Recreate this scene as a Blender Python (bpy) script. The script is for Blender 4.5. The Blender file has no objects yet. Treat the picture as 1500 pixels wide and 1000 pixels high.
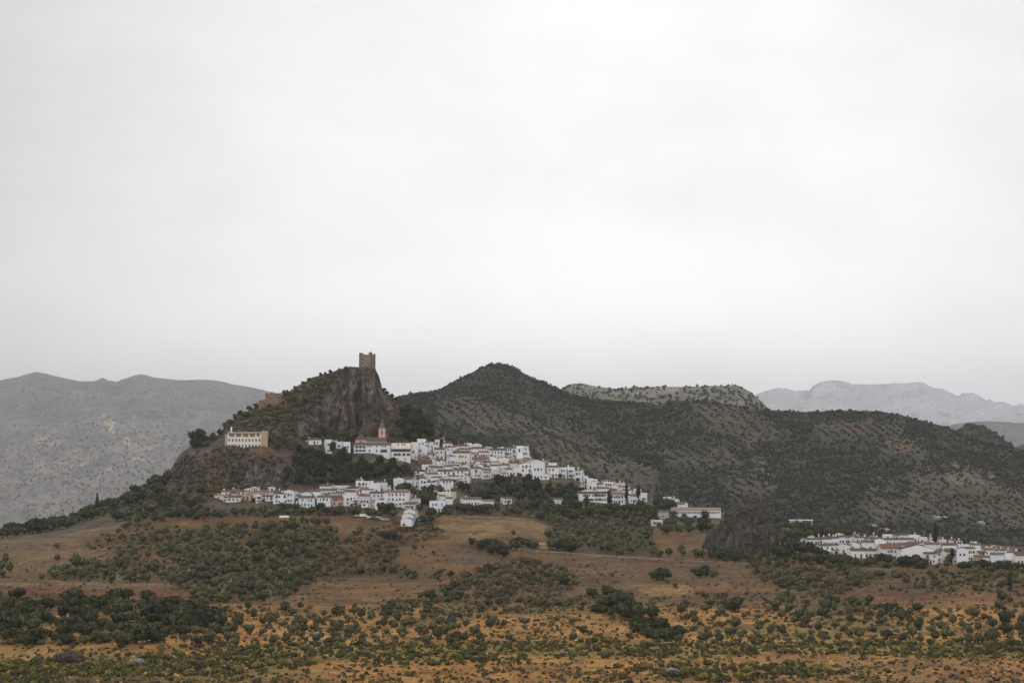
import bpy, math, random
import numpy as np
from mathutils import Vector
from mathutils.bvhtree import BVHTree

random.seed(7)
RNG = np.random.default_rng(7)
SC = bpy.context.scene
COL = SC.collection
FPX = 3125.0            # focal length in photo pixels (75 mm on a 36 mm sensor, photo 1500 wide)
PITCH = math.atan(170 / 3125)
EYE = 65.0              # the camera stands on a slope 65 m above the valley floor

# ------------------------------------------------------------------ camera
cd = bpy.data.cameras.new('camera')
cd.lens = 75; cd.sensor_width = 36; cd.clip_start = 1; cd.clip_end = 90000
cam = bpy.data.objects.new('camera', cd)
cam.location = (0, 0, EYE); cam.rotation_euler = (math.pi / 2 + PITCH, 0, 0)
COL.objects.link(cam); SC.camera = cam
CP, SP = math.cos(PITCH), math.sin(PITCH)

def at(px, py, y):
    """point on the sight line of photo pixel px,py that lies y metres north of the camera"""
    px = np.asarray(px, float); py = np.asarray(py, float)
    a = (px - 750) / FPX; b = -(py - 500) / FPX
    dx, dy, dz = a, CP - b * SP, SP + b * CP
    return np.stack(np.broadcast_arrays(dx / dy * y, y + 0 * dx, EYE + dz / dy * y), -1)

def pix(P):
    P = np.asarray(P, float); q = P - np.array([0, 0, EYE])
    f = q[..., 1] * CP + q[..., 2] * SP; u = -q[..., 1] * SP + q[..., 2] * CP
    return 750 + FPX * q[..., 0] / f, 500 - FPX * u / f

# ------------------------------------------------------------------ numpy noise
_p = RNG.permutation(256); _perm = np.concatenate([_p, _p, _p])
_g = RNG.normal(size=(256, 3)); _g /= np.linalg.norm(_g, axis=1)[:, None]
def pnoise(P):
    P = np.asarray(P, float); i = np.floor(P).astype(int); f = P - i; i = i & 255
    w = f * f * f * (f * (f * 6 - 15) + 10); out = 0
    for a in (0, 1):
        for b in (0, 1):
            for c in (0, 1):
                h = _perm[_perm[_perm[(i[..., 0] + a) & 255] + ((i[..., 1] + b) & 255)] + ((i[..., 2] + c) & 255)]
                d = f - np.array([a, b, c]); v = (_g[h] * d).sum(-1)
                ww = (w[..., 0] if a else 1 - w[..., 0]) * (w[..., 1] if b else 1 - w[..., 1]) * (w[..., 2] if c else 1 - w[..., 2])
                out = out + v * ww
    return out
def fbm(P, s, octv=4, rid=False):
    P = np.asarray(P, float) * (np.asarray(s) if np.ndim(s) else s); o = 0; a = 1.0; t = 0
    for k in range(octv):
        n = pnoise(P + 17.3 * k)
        o = o + a * ((0.5 - np.abs(n) * 2) if rid else n * 1.6); t += a; a *= .5; P = P * 2.03
    return o / t

def inpoly(px, py, poly):
    px = np.asarray(px, float); py = np.asarray(py, float); r = np.zeros(np.broadcast(px, py).shape, bool)
    n = len(poly)
    for k in range(n):
        x1, y1 = poly[k]; x2, y2 = poly[(k + 1) % n]
        if y1 == y2: continue
        c = ((y1 > py) != (y2 > py)) & (px < (x2 - x1) * (py - y1) / (y2 - y1) + x1)
        r ^= c
    return r

def smooth(x, a, b):
    t = np.clip((x - a) / (b - a), 0, 1); return t * t * (3 - 2 * t)

# ------------------------------------------------------------------ tagging
def tag(o, label=None, cat=None, group=None, kind=None):
    if label: o['label'] = label
    if cat: o['category'] = cat
    if group: o['group'] = group
    if kind: o['kind'] = kind
    return o
def link(name, data, parent=None, loc=None, rz=0):
    o = bpy.data.objects.new(name, data); COL.objects.link(o)
    if parent: o.parent = parent
    if loc is not None: o.location = loc
    if rz: o.rotation_euler.z = rz
    return o
def npmesh(name, V, F, mats=(), attrs=None, midx=None, smooth_=False):
    """V (n,3), F (m,k) all the same size, or a list of such arrays"""
    Fs = F if isinstance(F, list) else [F]
    me = bpy.data.meshes.new(name); V = np.asarray(V, np.float32)
    me.vertices.add(len(V)); me.vertices.foreach_set('co', V.ravel())
    nl = sum(f.size for f in Fs); nf = sum(len(f) for f in Fs)
    me.loops.add(nl); me.polygons.add(nf)
    me.loops.foreach_set('vertex_index', np.concatenate([f.ravel() for f in Fs]).astype(np.int32))
    tot = np.concatenate([np.full(len(f), f.shape[1], np.int32) for f in Fs])
    st = np.concatenate([[0], np.cumsum(tot)[:-1]]).astype(np.int32)
    me.polygons.foreach_set('loop_start', st)
    for m in mats: me.materials.append(m)
    if midx is not None: me.polygons.foreach_set('material_index', np.asarray(midx, np.int32))
    me.update(calc_edges=True)
    me.validate()
    if smooth_: me.polygons.foreach_set('use_smooth', np.ones(nf, bool))
    for k, v in (attrs or {}).items():
        v = np.asarray(v, np.float32)
        if v.ndim == 1:
            a = me.attributes.new(k, 'FLOAT', 'POINT'); a.data.foreach_set('value', v)
        else:
            a = me.attributes.new(k, 'FLOAT_COLOR', 'POINT')
            a.data.foreach_set('color', np.concatenate([v, np.ones((len(v), 1), np.float32)], 1).ravel())
    return me

# ------------------------------------------------------------------ materials
def newmat(name):
    m = bpy.data.materials.new(name); m.use_nodes = True
    nt = m.node_tree; b = nt.nodes['Principled BSDF']
    b.inputs['Roughness'].default_value = .9; b.inputs['Specular IOR Level'].default_value = .15
    return m, nt, b
def N(nt, t, **kw):
    n = nt.nodes.new(t)
    for k, v in kw.items():
        if k in n.inputs: n.inputs[k].default_value = v
        else: setattr(n, k, v)
    return n
def ramp(nt, fac, stops):
    r = nt.nodes.new('ShaderNodeValToRGB'); e = r.color_ramp.elements
    while len(e) < len(stops): e.new(.5)
    for k, (p, c) in enumerate(stops):
        e[k].position = p; e[k].color = (*(c if np.ndim(c) else (c, c, c)), 1)
    nt.links.new(fac, r.inputs[0]); return r.outputs[0]
def mul(nt, a, b, f=1.0):
    m = nt.nodes.new('ShaderNodeMix'); m.data_type = 'RGBA'; m.blend_type = 'MULTIPLY'
    m.inputs[0].default_value = f
    nt.links.new(a, m.inputs[6]); nt.links.new(b, m.inputs[7]); return m.outputs[2]
def coord(nt, scale, src='pos'):
    mp = nt.nodes.new('ShaderNodeMapping'); mp.inputs['Scale'].default_value = scale
    if src == 'pos':
        g = nt.nodes.new('ShaderNodeNewGeometry'); nt.links.new(g.outputs['Position'], mp.inputs[0])
    else:
        g = nt.nodes.new('ShaderNodeTexCoord'); nt.links.new(g.outputs['Object'], mp.inputs[0])
    return mp.outputs[0]
def noise(nt, vec, scale, detail=4, rough=.6):
    n = N(nt, 'ShaderNodeTexNoise', Scale=scale, Detail=detail, Roughness=rough)
    nt.links.new(vec, n.inputs['Vector']); return n.outputs['Fac']

def terrain_mat(name, fine, contrast=.5, spots=None, bump=.5, streak=0):
    """colour from the mesh attribute 'col' times fine world-space noise; optional small dark shrub spots"""
    m, nt, b = newmat(name)
    a = N(nt, 'ShaderNodeAttribute', attribute_name='col')
    v = coord(nt, (1, 1, 1))
    n1 = noise(nt, v, fine, 6, .7)
    c = mul(nt, a.outputs['Color'], ramp(nt, n1, [(.3, 1 - contrast), (.5, 1.0), (.7, 1 + contrast)]))
    n2 = noise(nt, v, fine * .12, 4, .6)
    c = mul(nt, c, ramp(nt, n2, [(.33, 1 - contrast * .7), (.5, 1), (.67, 1 + contrast * .6)]))
    if streak:
        n4 = noise(nt, coord(nt, (1, 1, .12)), .55, 6, .65)
        c = mul(nt, c, ramp(nt, n4, [(.36, 1 - streak), (.5, 1.0), (.66, 1 + streak * .7)])); n1 = n4
    if streak:
        vo = N(nt, 'ShaderNodeTexVoronoi', feature='DISTANCE_TO_EDGE', Scale=1.0)
        dv = nt.nodes.new('ShaderNodeVectorMath'); dv.operation = 'MULTIPLY_ADD'
        n5 = N(nt, 'ShaderNodeTexNoise', Scale=.25, Detail=3); nt.links.new(v, n5.inputs['Vector'])
        nt.links.new(n5.outputs['Color'], dv.inputs[0]); dv.inputs[1].default_value = (1.6, 1.6, 1.6); nt.links.new(coord(nt, (.22, .16, .07)), dv.inputs[2])
        nt.links.new(dv.outputs[0], vo.inputs['Vector'])
        c = mul(nt, c, ramp(nt, vo.outputs['Distance'], [(0, .35), (.05, .8), (.14, 1.1)]))
    if spots:
        for sc, th, colr in spots:
            n3 = noise(nt, v, sc, 3, .6)
            mx = nt.nodes.new('ShaderNodeMix'); mx.data_type = 'RGBA'
            nt.links.new(ramp(nt, n3, [(th, 0), (th + .05, 1)]), mx.inputs[0])
            nt.links.new(c, mx.inputs[6]); mx.inputs[7].default_value = (*colr, 1); c = mx.outputs[2]
    nt.links.new(c, b.inputs['Base Color'])
    bp = N(nt, 'ShaderNodeBump', Strength=bump, Distance=1.0 / max(fine, .05) * .4)
    nt.links.new(n1, bp.inputs['Height']); nt.links.new(bp.outputs[0], b.inputs['Normal'])
    return m

# ------------------------------------------------------------------ world: overcast daylight
SUN_EL, SUN_AZ = math.radians(48), math.radians(215)     # azimuth clockwise from north
w = bpy.data.worlds.new('World'); SC.world = w; w.use_nodes = True
nt = w.node_tree; nt.nodes.clear()
out = nt.nodes.new('ShaderNodeOutputWorld')
sky = nt.nodes.new('ShaderNodeTexSky'); sky.sky_type = 'NISHITA'; sky.sun_disc = False
sky.sun_elevation = SUN_EL; sky.sun_rotation = SUN_AZ; sky.dust_density = 3
bg1 = nt.nodes.new('ShaderNodeBackground'); bg1.inputs[1].default_value = .1
nt.links.new(sky.outputs[0], bg1.inputs[0])
tc = nt.nodes.new('ShaderNodeTexCoord')
mp = nt.nodes.new('ShaderNodeMapping'); mp.inputs['Scale'].default_value = (2.6, 2.6, 6)
nt.links.new(tc.outputs['Generated'], mp.inputs[0])
c1 = noise(nt, mp.outputs[0], 3.6, 7, .6)
cloud = ramp(nt, c1, [(.34, (.875, .878, .885)), (.45, (.908, .911, .916)), (.55, (.935, .937, .94)), (.66, (.965, .965, .965))])
mp2 = nt.nodes.new('ShaderNodeMapping'); mp2.inputs['Scale'].default_value = (1, 1, 1)
nt.links.new(tc.outputs['Generated'], mp2.inputs[0])
sx = nt.nodes.new('ShaderNodeSeparateXYZ'); nt.links.new(mp2.outputs[0], sx.inputs[0])
cloud = mul(nt, cloud, ramp(nt, sx.outputs['Z'], [(0.0, (1.58, 1.58, 1.55)), (.054, (1.58, 1.58, 1.55)), (.12, (1.29, 1.25, 1.235)), (.21, (1.15, 1.15, 1.14)), (1, (.84, .84, .84))]))
lr = N(nt, 'ShaderNodeMapRange'); lr.inputs['From Min'].default_value = -.26; lr.inputs['From Max'].default_value = .26
lr.inputs['To Min'].default_value = 0; lr.inputs['To Max'].default_value = 1
nt.links.new(sx.outputs['X'], lr.inputs[0])
cloud = mul(nt, cloud, ramp(nt, lr.outputs[0], [(0.05, (.67, .66, .675)), (.28, (.90, .896, .90)), (.5, 1.0), (.75, 1.0), (.95, (.88, .875, .88))]))
bg2 = nt.nodes.new('ShaderNodeBackground'); bg2.inputs[1].default_value = 1.06
nt.links.new(cloud, bg2.inputs[0])
mxs = nt.nodes.new('ShaderNodeMixShader'); mxs.inputs[0].default_value = .96
nt.links.new(bg1.outputs[0], mxs.inputs[1]); nt.links.new(bg2.outputs[0], mxs.inputs[2])
nt.links.new(mxs.outputs[0], out.inputs[0])
w.cycles.sampling_method = 'MANUAL'; w.cycles.sample_map_resolution = 256
sl = bpy.data.lights.new('sun', 'SUN'); sl.energy = .85; sl.angle = math.radians(10); sl.color = (1, .95, .88)
so = bpy.data.objects.new('sun', sl); COL.objects.link(so)
sd = Vector((math.sin(SUN_AZ) * math.cos(SUN_EL), math.cos(SUN_AZ) * math.cos(SUN_EL), math.sin(SUN_EL)))
so.rotation_euler = sd.to_track_quat('Z', 'Y').to_euler()
SC.view_settings.view_transform = 'Standard'; SC.view_settings.look = 'None'
SC.view_settings.exposure = 0; SC.view_settings.gamma = 1
SC.cycles.use_denoising = False
SC.cycles.max_bounces = 5; SC.cycles.diffuse_bounces = 2; SC.cycles.glossy_bounces = 1
SC.cycles.transparent_max_bounces = 8; SC.cycles.volume_bounces = 1
HAZE = 4.0e-5
# ------------------------------------------------------------------ near land: valley floor, fields, village ridge, castle crag
# height profile of the land along each bearing: (photo row it is seen at, metres from the viewpoint)
KN = {
 -300: [(845,1050),(818,1150),(806,1200),(800,1250),(796,1280),(793,1300),(790,1330)],
 0:   [(845,1045),(815,1150),(800,1200),(790,1240),(785,1270),(782,1300),(779,1330)],
 100: [(845,1050),(815,1150),(790,1230),(778,1290),(772,1320),(768,1345),(764,1370)],
 200: [(845,1050),(810,1160),(775,1270),(757,1340),(745,1380),(734,1410),(724,1440)],
 240: [(845,1050),(808,1160),(773,1270),(752,1345),(735,1385),(716,1415),(701,1440)],
 262: [(845,1050),(806,1160),(771,1272),(750,1350),(728,1378),(694,1405),(668,1430)],
 285: [(845,1050),(805,1162),(770,1274),(749,1350),(722,1378),(682,1398),(652,1435)],
 330: [(845,1050),(803,1165),(768,1280),(748,1350),(720,1378),(656,1398),(624,1450)],
 388: [(845,1050),(803,1165),(767,1282),(747,1350),(718,1380),(658,1400),(588,1468)],
 430: [(845,1050),(803,1165),(766,1285),(746,1352),(708,1388),(652,1418),(569,1466)],
 480: [(845,1050),(803,1165),(766,1288),(742,1358),(708,1390),(648,1436),(546,1468)],
 520: [(845,1050),(803,1165),(766,1290),(736,1362),(706,1395),(660,1432),(538,1466)],
 556: [(845,1050),(805,1165),(768,1290),(734,1364),(700,1402),(662,1436),(556,1462)],
 580: [(845,1050),(806,1165),(770,1290),(734,1364),(698,1405),(662,1440),(584,1476)],
 630: [(845,1050),(806,1165),(772,1288),(738,1360),(696,1412),(662,1456),(625,1500)],
 700: [(845,1050),(808,1165),(760,1310),(742,1350),(700,1412),(672,1455),(652,1495)],
 760: [(845,1050),(810,1165),(762,1305),(742,1350),(702,1410),(680,1450),(667,1485)],
 850: [(845,1050),(812,1165),(775,1280),(748,1335),(712,1395),(702,1430),(694,1470)],
 920: [(845,1050),(815,1165),(785,1255),(760,1320),(740,1370),(728,1410),(722,1440)],
 1000:[(845,1050),(818,1160),(792,1240),(770,1300),(756,1345),(748,1385),(741,1420)],
 1060:[(845,1050),(820,1160),(800,1215),(780,1265),(765,1310),(757,1350),(751,1400)],
 1150:[(848,1050),(824,1160),(808,1210),(795,1260),(785,1300),(778,1340),(772,1380)],
 1250:[(850,1050),(835,1130),(822,1190),(812,1240),(800,1290),(792,1330),(785,1370)],
 1400:[(852,1045),(840,1120),(828,1180),(818,1230),(808,1280),(800,1320),(793,1360)],
 1500:[(853,1040),(842,1120),(832,1180),(824,1230),(816,1270),(808,1310),(801,1350)],
 1800:[(853,1040),(845,1120),(836,1180),(828,1230),(820,1270),(812,1310),(806,1350)],
}
CREST = [(-300,790),(0,779),(50,771),(100,764),(150,742),(200,723),(240,701),(250,688),(262,668),(270,659),(282,651),(300,647),(318,640),(330,624),(350,610),(370,598),(386,588),(415,577),(430,569),(445,560),(460,552),(480,546),(500,541),(512,537),(528,537),(548,539),(553,546),(557,556),(561,571),(572,580),(582,586),(600,600),(630,625),(660,642),(700,652),(760,667),(800,683),(850,694),(920,722),(1000,741),(1060,751),(1150,772),(1250,785),(1400,793),(1500,801),(1800,806)]
for _q, _L in KN.items():      # one more step of the profile: a shelf under the crag for the church, midway elsewhere
    (ya, da), (yb, db) = _L[5], _L[6]
    f = np.interp(_q, [430, 470, 580, 640], [0, 1, 1, 0])
    _L.insert(6, ((ya + yb) / 2 * (1 - f) + 650 * f, (da + db) / 2 * (1 - f) + 1453 * f))
kx = sorted(KN)
PX = np.arange(-300, 1801, 2.5)
def col_knots(px):
    """(n,K) rows and distances"""
    ys, ds = [], []
    for y, d in ((1400, 300), (1150, 430), (1000, 600), (940, 730), (900, 855), (870, 955)):
        ys.append(np.full(len(px), float(y))); ds.append(np.full(len(px), float(d)))
    for k in range(8):
        y = np.interp(px, kx, [KN[q][k][0] for q in kx]); d = np.interp(px, kx, [KN[q][k][1] for q in kx])
        if k == 7: y = np.interp(px, [c[0] for c in CREST], [c[1] for c in CREST])
        else:
            ker = np.hanning(13); ker /= ker.sum()
            y = np.convolve(np.pad(y, 6, 'edge'), ker, 'valid')
        ker = np.hanning(13); ker /= ker.sum()
        d = np.convolve(np.pad(d, 6, 'edge'), ker, 'valid')
        ys.append(y); ds.append(d)
    return np.array(ys), np.array(ds)
YS, DS = col_knots(PX)
ny = [20, 24, 22, 16, 14, 14, 16, 18, 16, 22, 30, 12, 36]     # rows between knots
tv = np.concatenate([np.linspace(k, k + 1, n, endpoint=False) for k, n in enumerate(ny)] + [[13.0]])
rows = []
ki = np.clip(tv.astype(int), 0, 12); kf = (tv - ki)[:, None]
RY = YS[ki] * (1 - kf) + YS[ki + 1] * kf
RD = DS[ki] * (1 - kf) + DS[ki + 1] * kf
for _ in range(4):     # round the breaks of slope, keep the crest
    RY[1:-2] = (RY[:-3] + 2 * RY[1:-2] + RY[2:-1]) / 4; RD[1:-2] = (RD[:-3] + 2 * RD[1:-2] + RD[2:-1]) / 4
G = at(PX[None, :] + 0 * RY, RY, RD)           # rows x cols x 3
# gentle field relief and rock relief
inner = smooth(tv, 0.5, 1.5)[:, None] * (1 - smooth(tv, 12.0, 13.0))[:, None]
G[..., 2] += inner * fbm(G * [1, 1, 0], .011, 4) * 2.0 * (1 - .5 * smooth(tv, 7.5, 8.5))[:, None]
G[..., 2] += smooth(tv, 1, 2)[:, None] * (1 - smooth(tv, 6, 8))[:, None] * (fbm(G * [1, 1, 0], .05, 3) * .9)
gx, gy = PX[None, :] + 0 * RY, RY
ROCK = [
 [(446,602),(468,590),(488,572),(503,552),(513,534),(530,530),(554,530),(562,556),(560,575),(550,592),(548,612),(532,634),(500,644),(452,642),(440,622)],
 [(336,716),(340,690),(352,677),(392,668),(418,670),(428,690),(422,708),(380,718)],
 [(252,704),(258,684),(270,668),(284,672),(300,690),(292,706),(264,712)],
]
def softmask(polys, px, py, sc=9, s=.12):
    n = fbm(np.stack([px * s, py * s, 0 * px], -1), 1, 3) * sc
    m = np.zeros(px.shape)
    for o in (-6, -3, 0, 3, 6):
        q = np.zeros(px.shape, bool)
        for p in polys: q |= inpoly(px + n + o, py + n * .7 + o * .5, p)
        m += q
    return m / 5
rock = softmask(ROCK, gx, gy, 6)
crag = smooth(gx, 215, 280) * (1 - smooth(gx, 575, 640)) * smooth(tv, 8.6, 9.5)[:, None]
edge = (1 - .6 * smooth(tv, 12.5, 13.0))[:, None]
fis = fbm(G * [.13, .05, .022], 1, 5, True)
fis2 = fbm(G * [.45, .2, .09], 1, 4, True)
G[..., 1] -= rock * edge * (fis * 12 + fis2 * 9 - 2 + fbm(G * [.045, .03, .012], 1, 3) * 14)
G[..., 0] += rock * edge * fbm(G, .07, 3) * 2.5
G[..., 2] += rock * edge * fbm(G, .11, 4) * 3.5
G[..., 1] -= crag * (1 - rock) * edge * fbm(G, .05, 4, True) * 8
G[..., 2] += crag * (1 - rock) * edge * fbm(G, .09, 4) * 3.0
# behind the crest the land falls to the reservoir basin
last = G[-1]
back = []
for dd, dz in ((12, -3), (35, -16), (90, -50), (220, -110), (500, -200), (900, -330)):
    q = last.copy(); q[:, 1] += dd; q[:, 0] *= (last[:, 1] + dd) / last[:, 1]
    q[:, 2] = np.maximum(last[:, 2] + dz, -330) if dz > -330 else -330
    back.append(q)
front = []
for y, z in ((-400, 60), (-60, 61), (60, 58), (150, 34)):
    q = G[0].copy(); f = y / q[:, 1]; q[:, 0] = np.linspace(-260, 260, len(PX)) if y < 100 else q[:, 0] * .9; q[:, 1] = y; q[:, 2] = z
    front.append(q)
FULL = np.concatenate([np.array(front), G, np.array(back)])
def gridfaces(nr, nc, off=0):
    i = np.arange(nr - 1)[:, None] * nc + np.arange(nc - 1)[None, :] + off
    return np.stack([i, i + 1, i + nc + 1, i + nc], -1).reshape(-1, 4)
# ---- ground colour: what grows or lies there
def mixc(C, m, c):
    C[:] = C * (1 - m[..., None]) + np.asarray(c) * m[..., None]
fy = np.concatenate([np.full((4, len(PX)), 1400.), RY, np.repeat(RY[-1:], 6, 0)]); fx = np.repeat(PX[None], len(FULL), 0)
C = np.zeros(FULL.shape) + np.array([.225, .120, .062])
mixc(C, smooth(fy, 868, 905), (.36, .183, .062))
big = fbm(FULL * [1, 1, 0], .012, 5); med = fbm(FULL * [.6, 1, 0], .045, 4)
mixc(C, smooth(med, .08, .5) * .75, (.40, .235, .095))
mixc(C, smooth(-med, .1, .5) * .6, (.135, .095, .055))
mixc(C, smooth(big, .02, .35) * .7, (.15, .13, .052))
VEGZ = [[(262,800),(280,775),(440,764),(492,768),(498,792),(462,835),(420,880),(290,884),(240,856)], [(118,806),(150,783),(262,768),(270,792),(232,808)],
 [(455,800),(560,770),(655,782),(590,800),(590,838),(440,860)], [(690,838),(740,822),(800,822),(850,862),(760,872),(660,880),(560,900)], [(850,880),(920,882),(965,915),(1005,945),(930,925)],
 [(1090,828),(1250,834),(1500,838),(1520,872),(1440,872),(1260,866),(1200,878),(1110,850)], [(-20,884),(262,878),(340,915),(250,940),(-20,945)], [(590,875),(850,872),(860,892),(640,905)], [(930,880),(1090,870),(1290,880),(1310,915),(1090,895)]]
FIELDS = [
 ([(-300,800),(0,779),(60,772),(100,768),(165,763),(180,768),(172,780),(120,796),(70,808),(0,816),(-300,830)], (.25,.17,.12)),
 ([(-300,862),(0,859),(100,857),(258,861),(274,868),(250,880),(150,884),(0,882),(-300,890)], (.215,.088,.045)),
 ([(636,758),(700,758),(760,760),(806,768),(802,788),(740,782),(690,792),(655,786),(632,772)], (.36,.24,.13)),
 ([(-100,846),(60,851),(256,856),(260,861),(60,857),(-100,853)], (.33,.235,.15)),
 ([(150,848),(178,836),(196,838),(186,849)], (.42,.31,.18)), ([(222,820),(262,815),(268,828),(235,846),(225,840)], (.30,.22,.14)),
 ([(965,785),(1042,780),(1052,802),(1030,817),(975,812)], (.235,.145,.085)),
 ([(930,861),(1010,857),(1012,866),(950,872)], (.42,.27,.12)),
 ([(1245,852),(1380,856),(1385,880),(1300,884),(1240,876)], (.21,.105,.055)),
 ([(1090,862),(1180,866),(1185,884),(1100,880)], (.19,.125,.085)),
 ([(655,804),(730,808),(735,822),(660,826)], (.185,.135,.105)),
 ([(400,855),(500,850),(700,862),(690,884),(560,888),(430,884)], (.26,.145,.068)),
 ([(690,828),(800,812),(1090,830),(1100,850),(800,846)], (.20,.125,.075)),
 ([(400,762),(575,762),(640,775),(580,784),(440,776)], (.27,.16,.085)),
 ([(-300,970),(300,965),(350,1100),(-300,1150)], (.13,.095,.042)),
 ([(980,938),(1060,934),(1180,936),(1260,940),(1180,950),(1050,948)], (.47,.28,.085)), ([(400,922),(560,926),(540,938),(420,936)], (.42,.24,.09)), ([(640,958),(800,955),(900,962),(760,970)], (.44,.25,.08)),
 ([(560,890),(760,888),(740,898),(600,900)], (.42,.22,.075)), ([(1340,890),(1500,884),(1500,894),(1360,900)], (.40,.21,.075)), ([(1000,975),(1300,968),(1500,972),(1500,1010),(1000,1010)], (.27,.15,.07)),
 ([(330,946),(700,942),(1060,940),(1500,942),(1500,962),(1160,958),(800,962),(330,968)], (.20,.16,.055)), ([(100,978),(300,966),(470,972),(330,990),(100,992)], (.17,.14,.05)),
 ([(0,815),(60,808),(150,800),(170,812),(60,848),(0,848)], (.27,.175,.10)),
]
for p, c in FIELDS: mixc(C, softmask([p], fx, fy, 3) * .85, c)
mixc(C, softmask([[(805,762),(950,762),(965,812),(900,812),(800,800)]], fx, fy, 4) * .9, (.10,.088,.052))
ftv = np.concatenate([[0] * 4, tv, [13] * 6])[:, None]
fcrag = smooth(fx, 215, 270) * (1 - smooth(fx, 600, 660)) * smooth(ftv, 8.3, 9.2)
mixc(C, smooth(ftv, 8.4, 8.9) * .9, (.085,.075,.05))
mixc(C, fcrag * .9, (.088,.068,.050)); mixc(C, fcrag * smooth(fbm(FULL, .05, 4), .05, .4) * .8, (.06,.062,.04))
frock = softmask(ROCK, fx, fy, 6)
rk = fbm(FULL * [.3, .2, .05], 1, 5)[..., None]
rc = np.array([.108, .094, .082]) * (1 + rk * 1.1) * (1 + np.clip(fbm(FULL * [.5, .3, .05], 1, 4), -.6, .6)[..., None])
C = C * (1 - frock[..., None]) + rc * frock[..., None]
mixc(C, frock * smooth(fbm(FULL * [.1, .1, .06], 1, 4), .12, .4) * .8, (.06,.06,.042))
for cx, cy, rx, ry, cc in ((512,600,11,12,(.17,.088,.058)),(576,596,16,9,(.15,.085,.058)),(378,668,26,8,(.15,.082,.052)),(402,642,12,7,(.14,.078,.05)),(262,690,12,9,(.10,.075,.052)),(235,730,28,10,(.11,.072,.05))):
    d = ((fx - cx) / rx) ** 2 + ((fy - cy) / ry) ** 2 + fbm(np.stack([fx, fy, 0 * fx], -1), .12, 3) * 1.2
    mixc(C, (1 - smooth(d, .5, 1.3)) * .65, cc)
vegz = softmask(VEGZ, fx, fy, 5, .06)
mixc(C, vegz * smooth(fbm(FULL * [1, 1, 0], .035, 4), -.3, .15) * .75, (.125, .095, .052))
dn = fbm(FULL * [1, 1.0, 0], .16, 4)
C *= (1 - .38 * smooth(dn, .05, .4) + .25 * smooth(-dn, .1, .45))[..., None]
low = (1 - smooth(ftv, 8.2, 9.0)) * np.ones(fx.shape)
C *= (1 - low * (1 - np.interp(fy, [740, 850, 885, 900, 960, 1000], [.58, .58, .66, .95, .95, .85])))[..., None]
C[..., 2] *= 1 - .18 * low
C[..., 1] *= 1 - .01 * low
C = np.clip(C, .015, .8)
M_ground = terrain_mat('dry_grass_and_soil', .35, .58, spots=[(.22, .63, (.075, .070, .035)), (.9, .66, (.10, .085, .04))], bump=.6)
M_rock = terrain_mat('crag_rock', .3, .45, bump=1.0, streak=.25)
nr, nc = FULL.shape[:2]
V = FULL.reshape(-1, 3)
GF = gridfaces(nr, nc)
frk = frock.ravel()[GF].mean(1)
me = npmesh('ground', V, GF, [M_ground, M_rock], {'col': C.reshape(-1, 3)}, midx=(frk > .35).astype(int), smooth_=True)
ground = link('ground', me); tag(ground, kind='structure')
BV = BVHTree.FromPolygons(V.tolist(), GF.tolist())
O = Vector((0, 0, EYE))
def hit(px, py, bvh=None):
    p = at(px, py, 100.0); d = (Vector(p) - O).normalized()
    r = (bvh or BV).ray_cast(O, d, 20000)
    return r[0]
def gz(x, y, bvh=None):
    r = (bvh or BV).ray_cast(Vector((x, y, 900)), Vector((0, 0, -1)))
    return r[0].z if r[0] is not None else None

# ------------------------------------------------------------------ hills behind
def ridge(name, crest, base, dist0, dist1, nrow, step, amp, wl, colf, mat, back=((200, -60), (900, -400)), bow=.8, z_low=-330, jag=.022):
    """a hill range: crest line (photo bearing,row), its foot row, distances of foot and crest"""
    px = np.arange(crest[0][0], crest[-1][0] + 1, step)
    cy = np.interp(px, [c[0] for c in crest], [c[1] for c in crest])
    by = np.interp(px, [c[0] for c in base], [c[1] for c in base])
    t = np.linspace(0, 1, nrow)[:, None]
    y = by + (cy - by) * t
    d0 = np.interp(px, [c[0] for c in dist0], [c[1] for c in dist0]); d1 = np.interp(px, [c[0] for c in dist1], [c[1] for c in dist1])
    d = d0 + (d1 - d0) * t ** bow
    P = at(px[None] + 0 * y, y, d)
    win = np.sin(np.clip(t, 0, 1) * math.pi) ** .6 * (1 - smooth(t, .93, 1))
    P[..., 2] += win * (fbm(P * [1, 1, 0], 1 / wl, 5, True) - .15) * amp
    k = fbm(P * [1, 1, 1], 1 / wl * 9, 4) * amp * .05 + win * fbm(P * [1, 1, .3], 1 / wl * 3.7, 5, True) * amp * .10
    k = k + fbm(P * [1, 1, .6], 1 / wl * 42, 4, True) * amp * jag
    P[..., 2] += k * (1 - .4 * smooth(t, .9, 1))
    last = P[-1]; bk = []
    for dd, dz in back:
        q = last.copy(); q[:, 1] += dd; q[:, 0] *= (last[:, 1] + dd) / last[:, 1]; q[:, 2] += dz; bk.append(q)
    P2 = np.concatenate([P, np.array(bk)])
    fr = P2[0].copy(); fr[:, 2] = z_low; fr[:, 1] -= 30
    P2 = np.concatenate([fr[None], P2])
    X = np.repeat(px[None], len(P2), 0); Y = np.concatenate([y[:1], y, np.repeat(y[-1:], len(back), 0)])
    C = colf(P2, X, Y)
    F = gridfaces(*P2.shape[:2])
    me = npmesh(name, P2.reshape(-1, 3), F, [mat], {'col': np.clip(C, .01, .8).reshape(-1, 3)}, smooth_=True)
    o = link(name, me); tag(o, kind='structure')
    return o, P2.reshape(-1, 3), F

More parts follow.
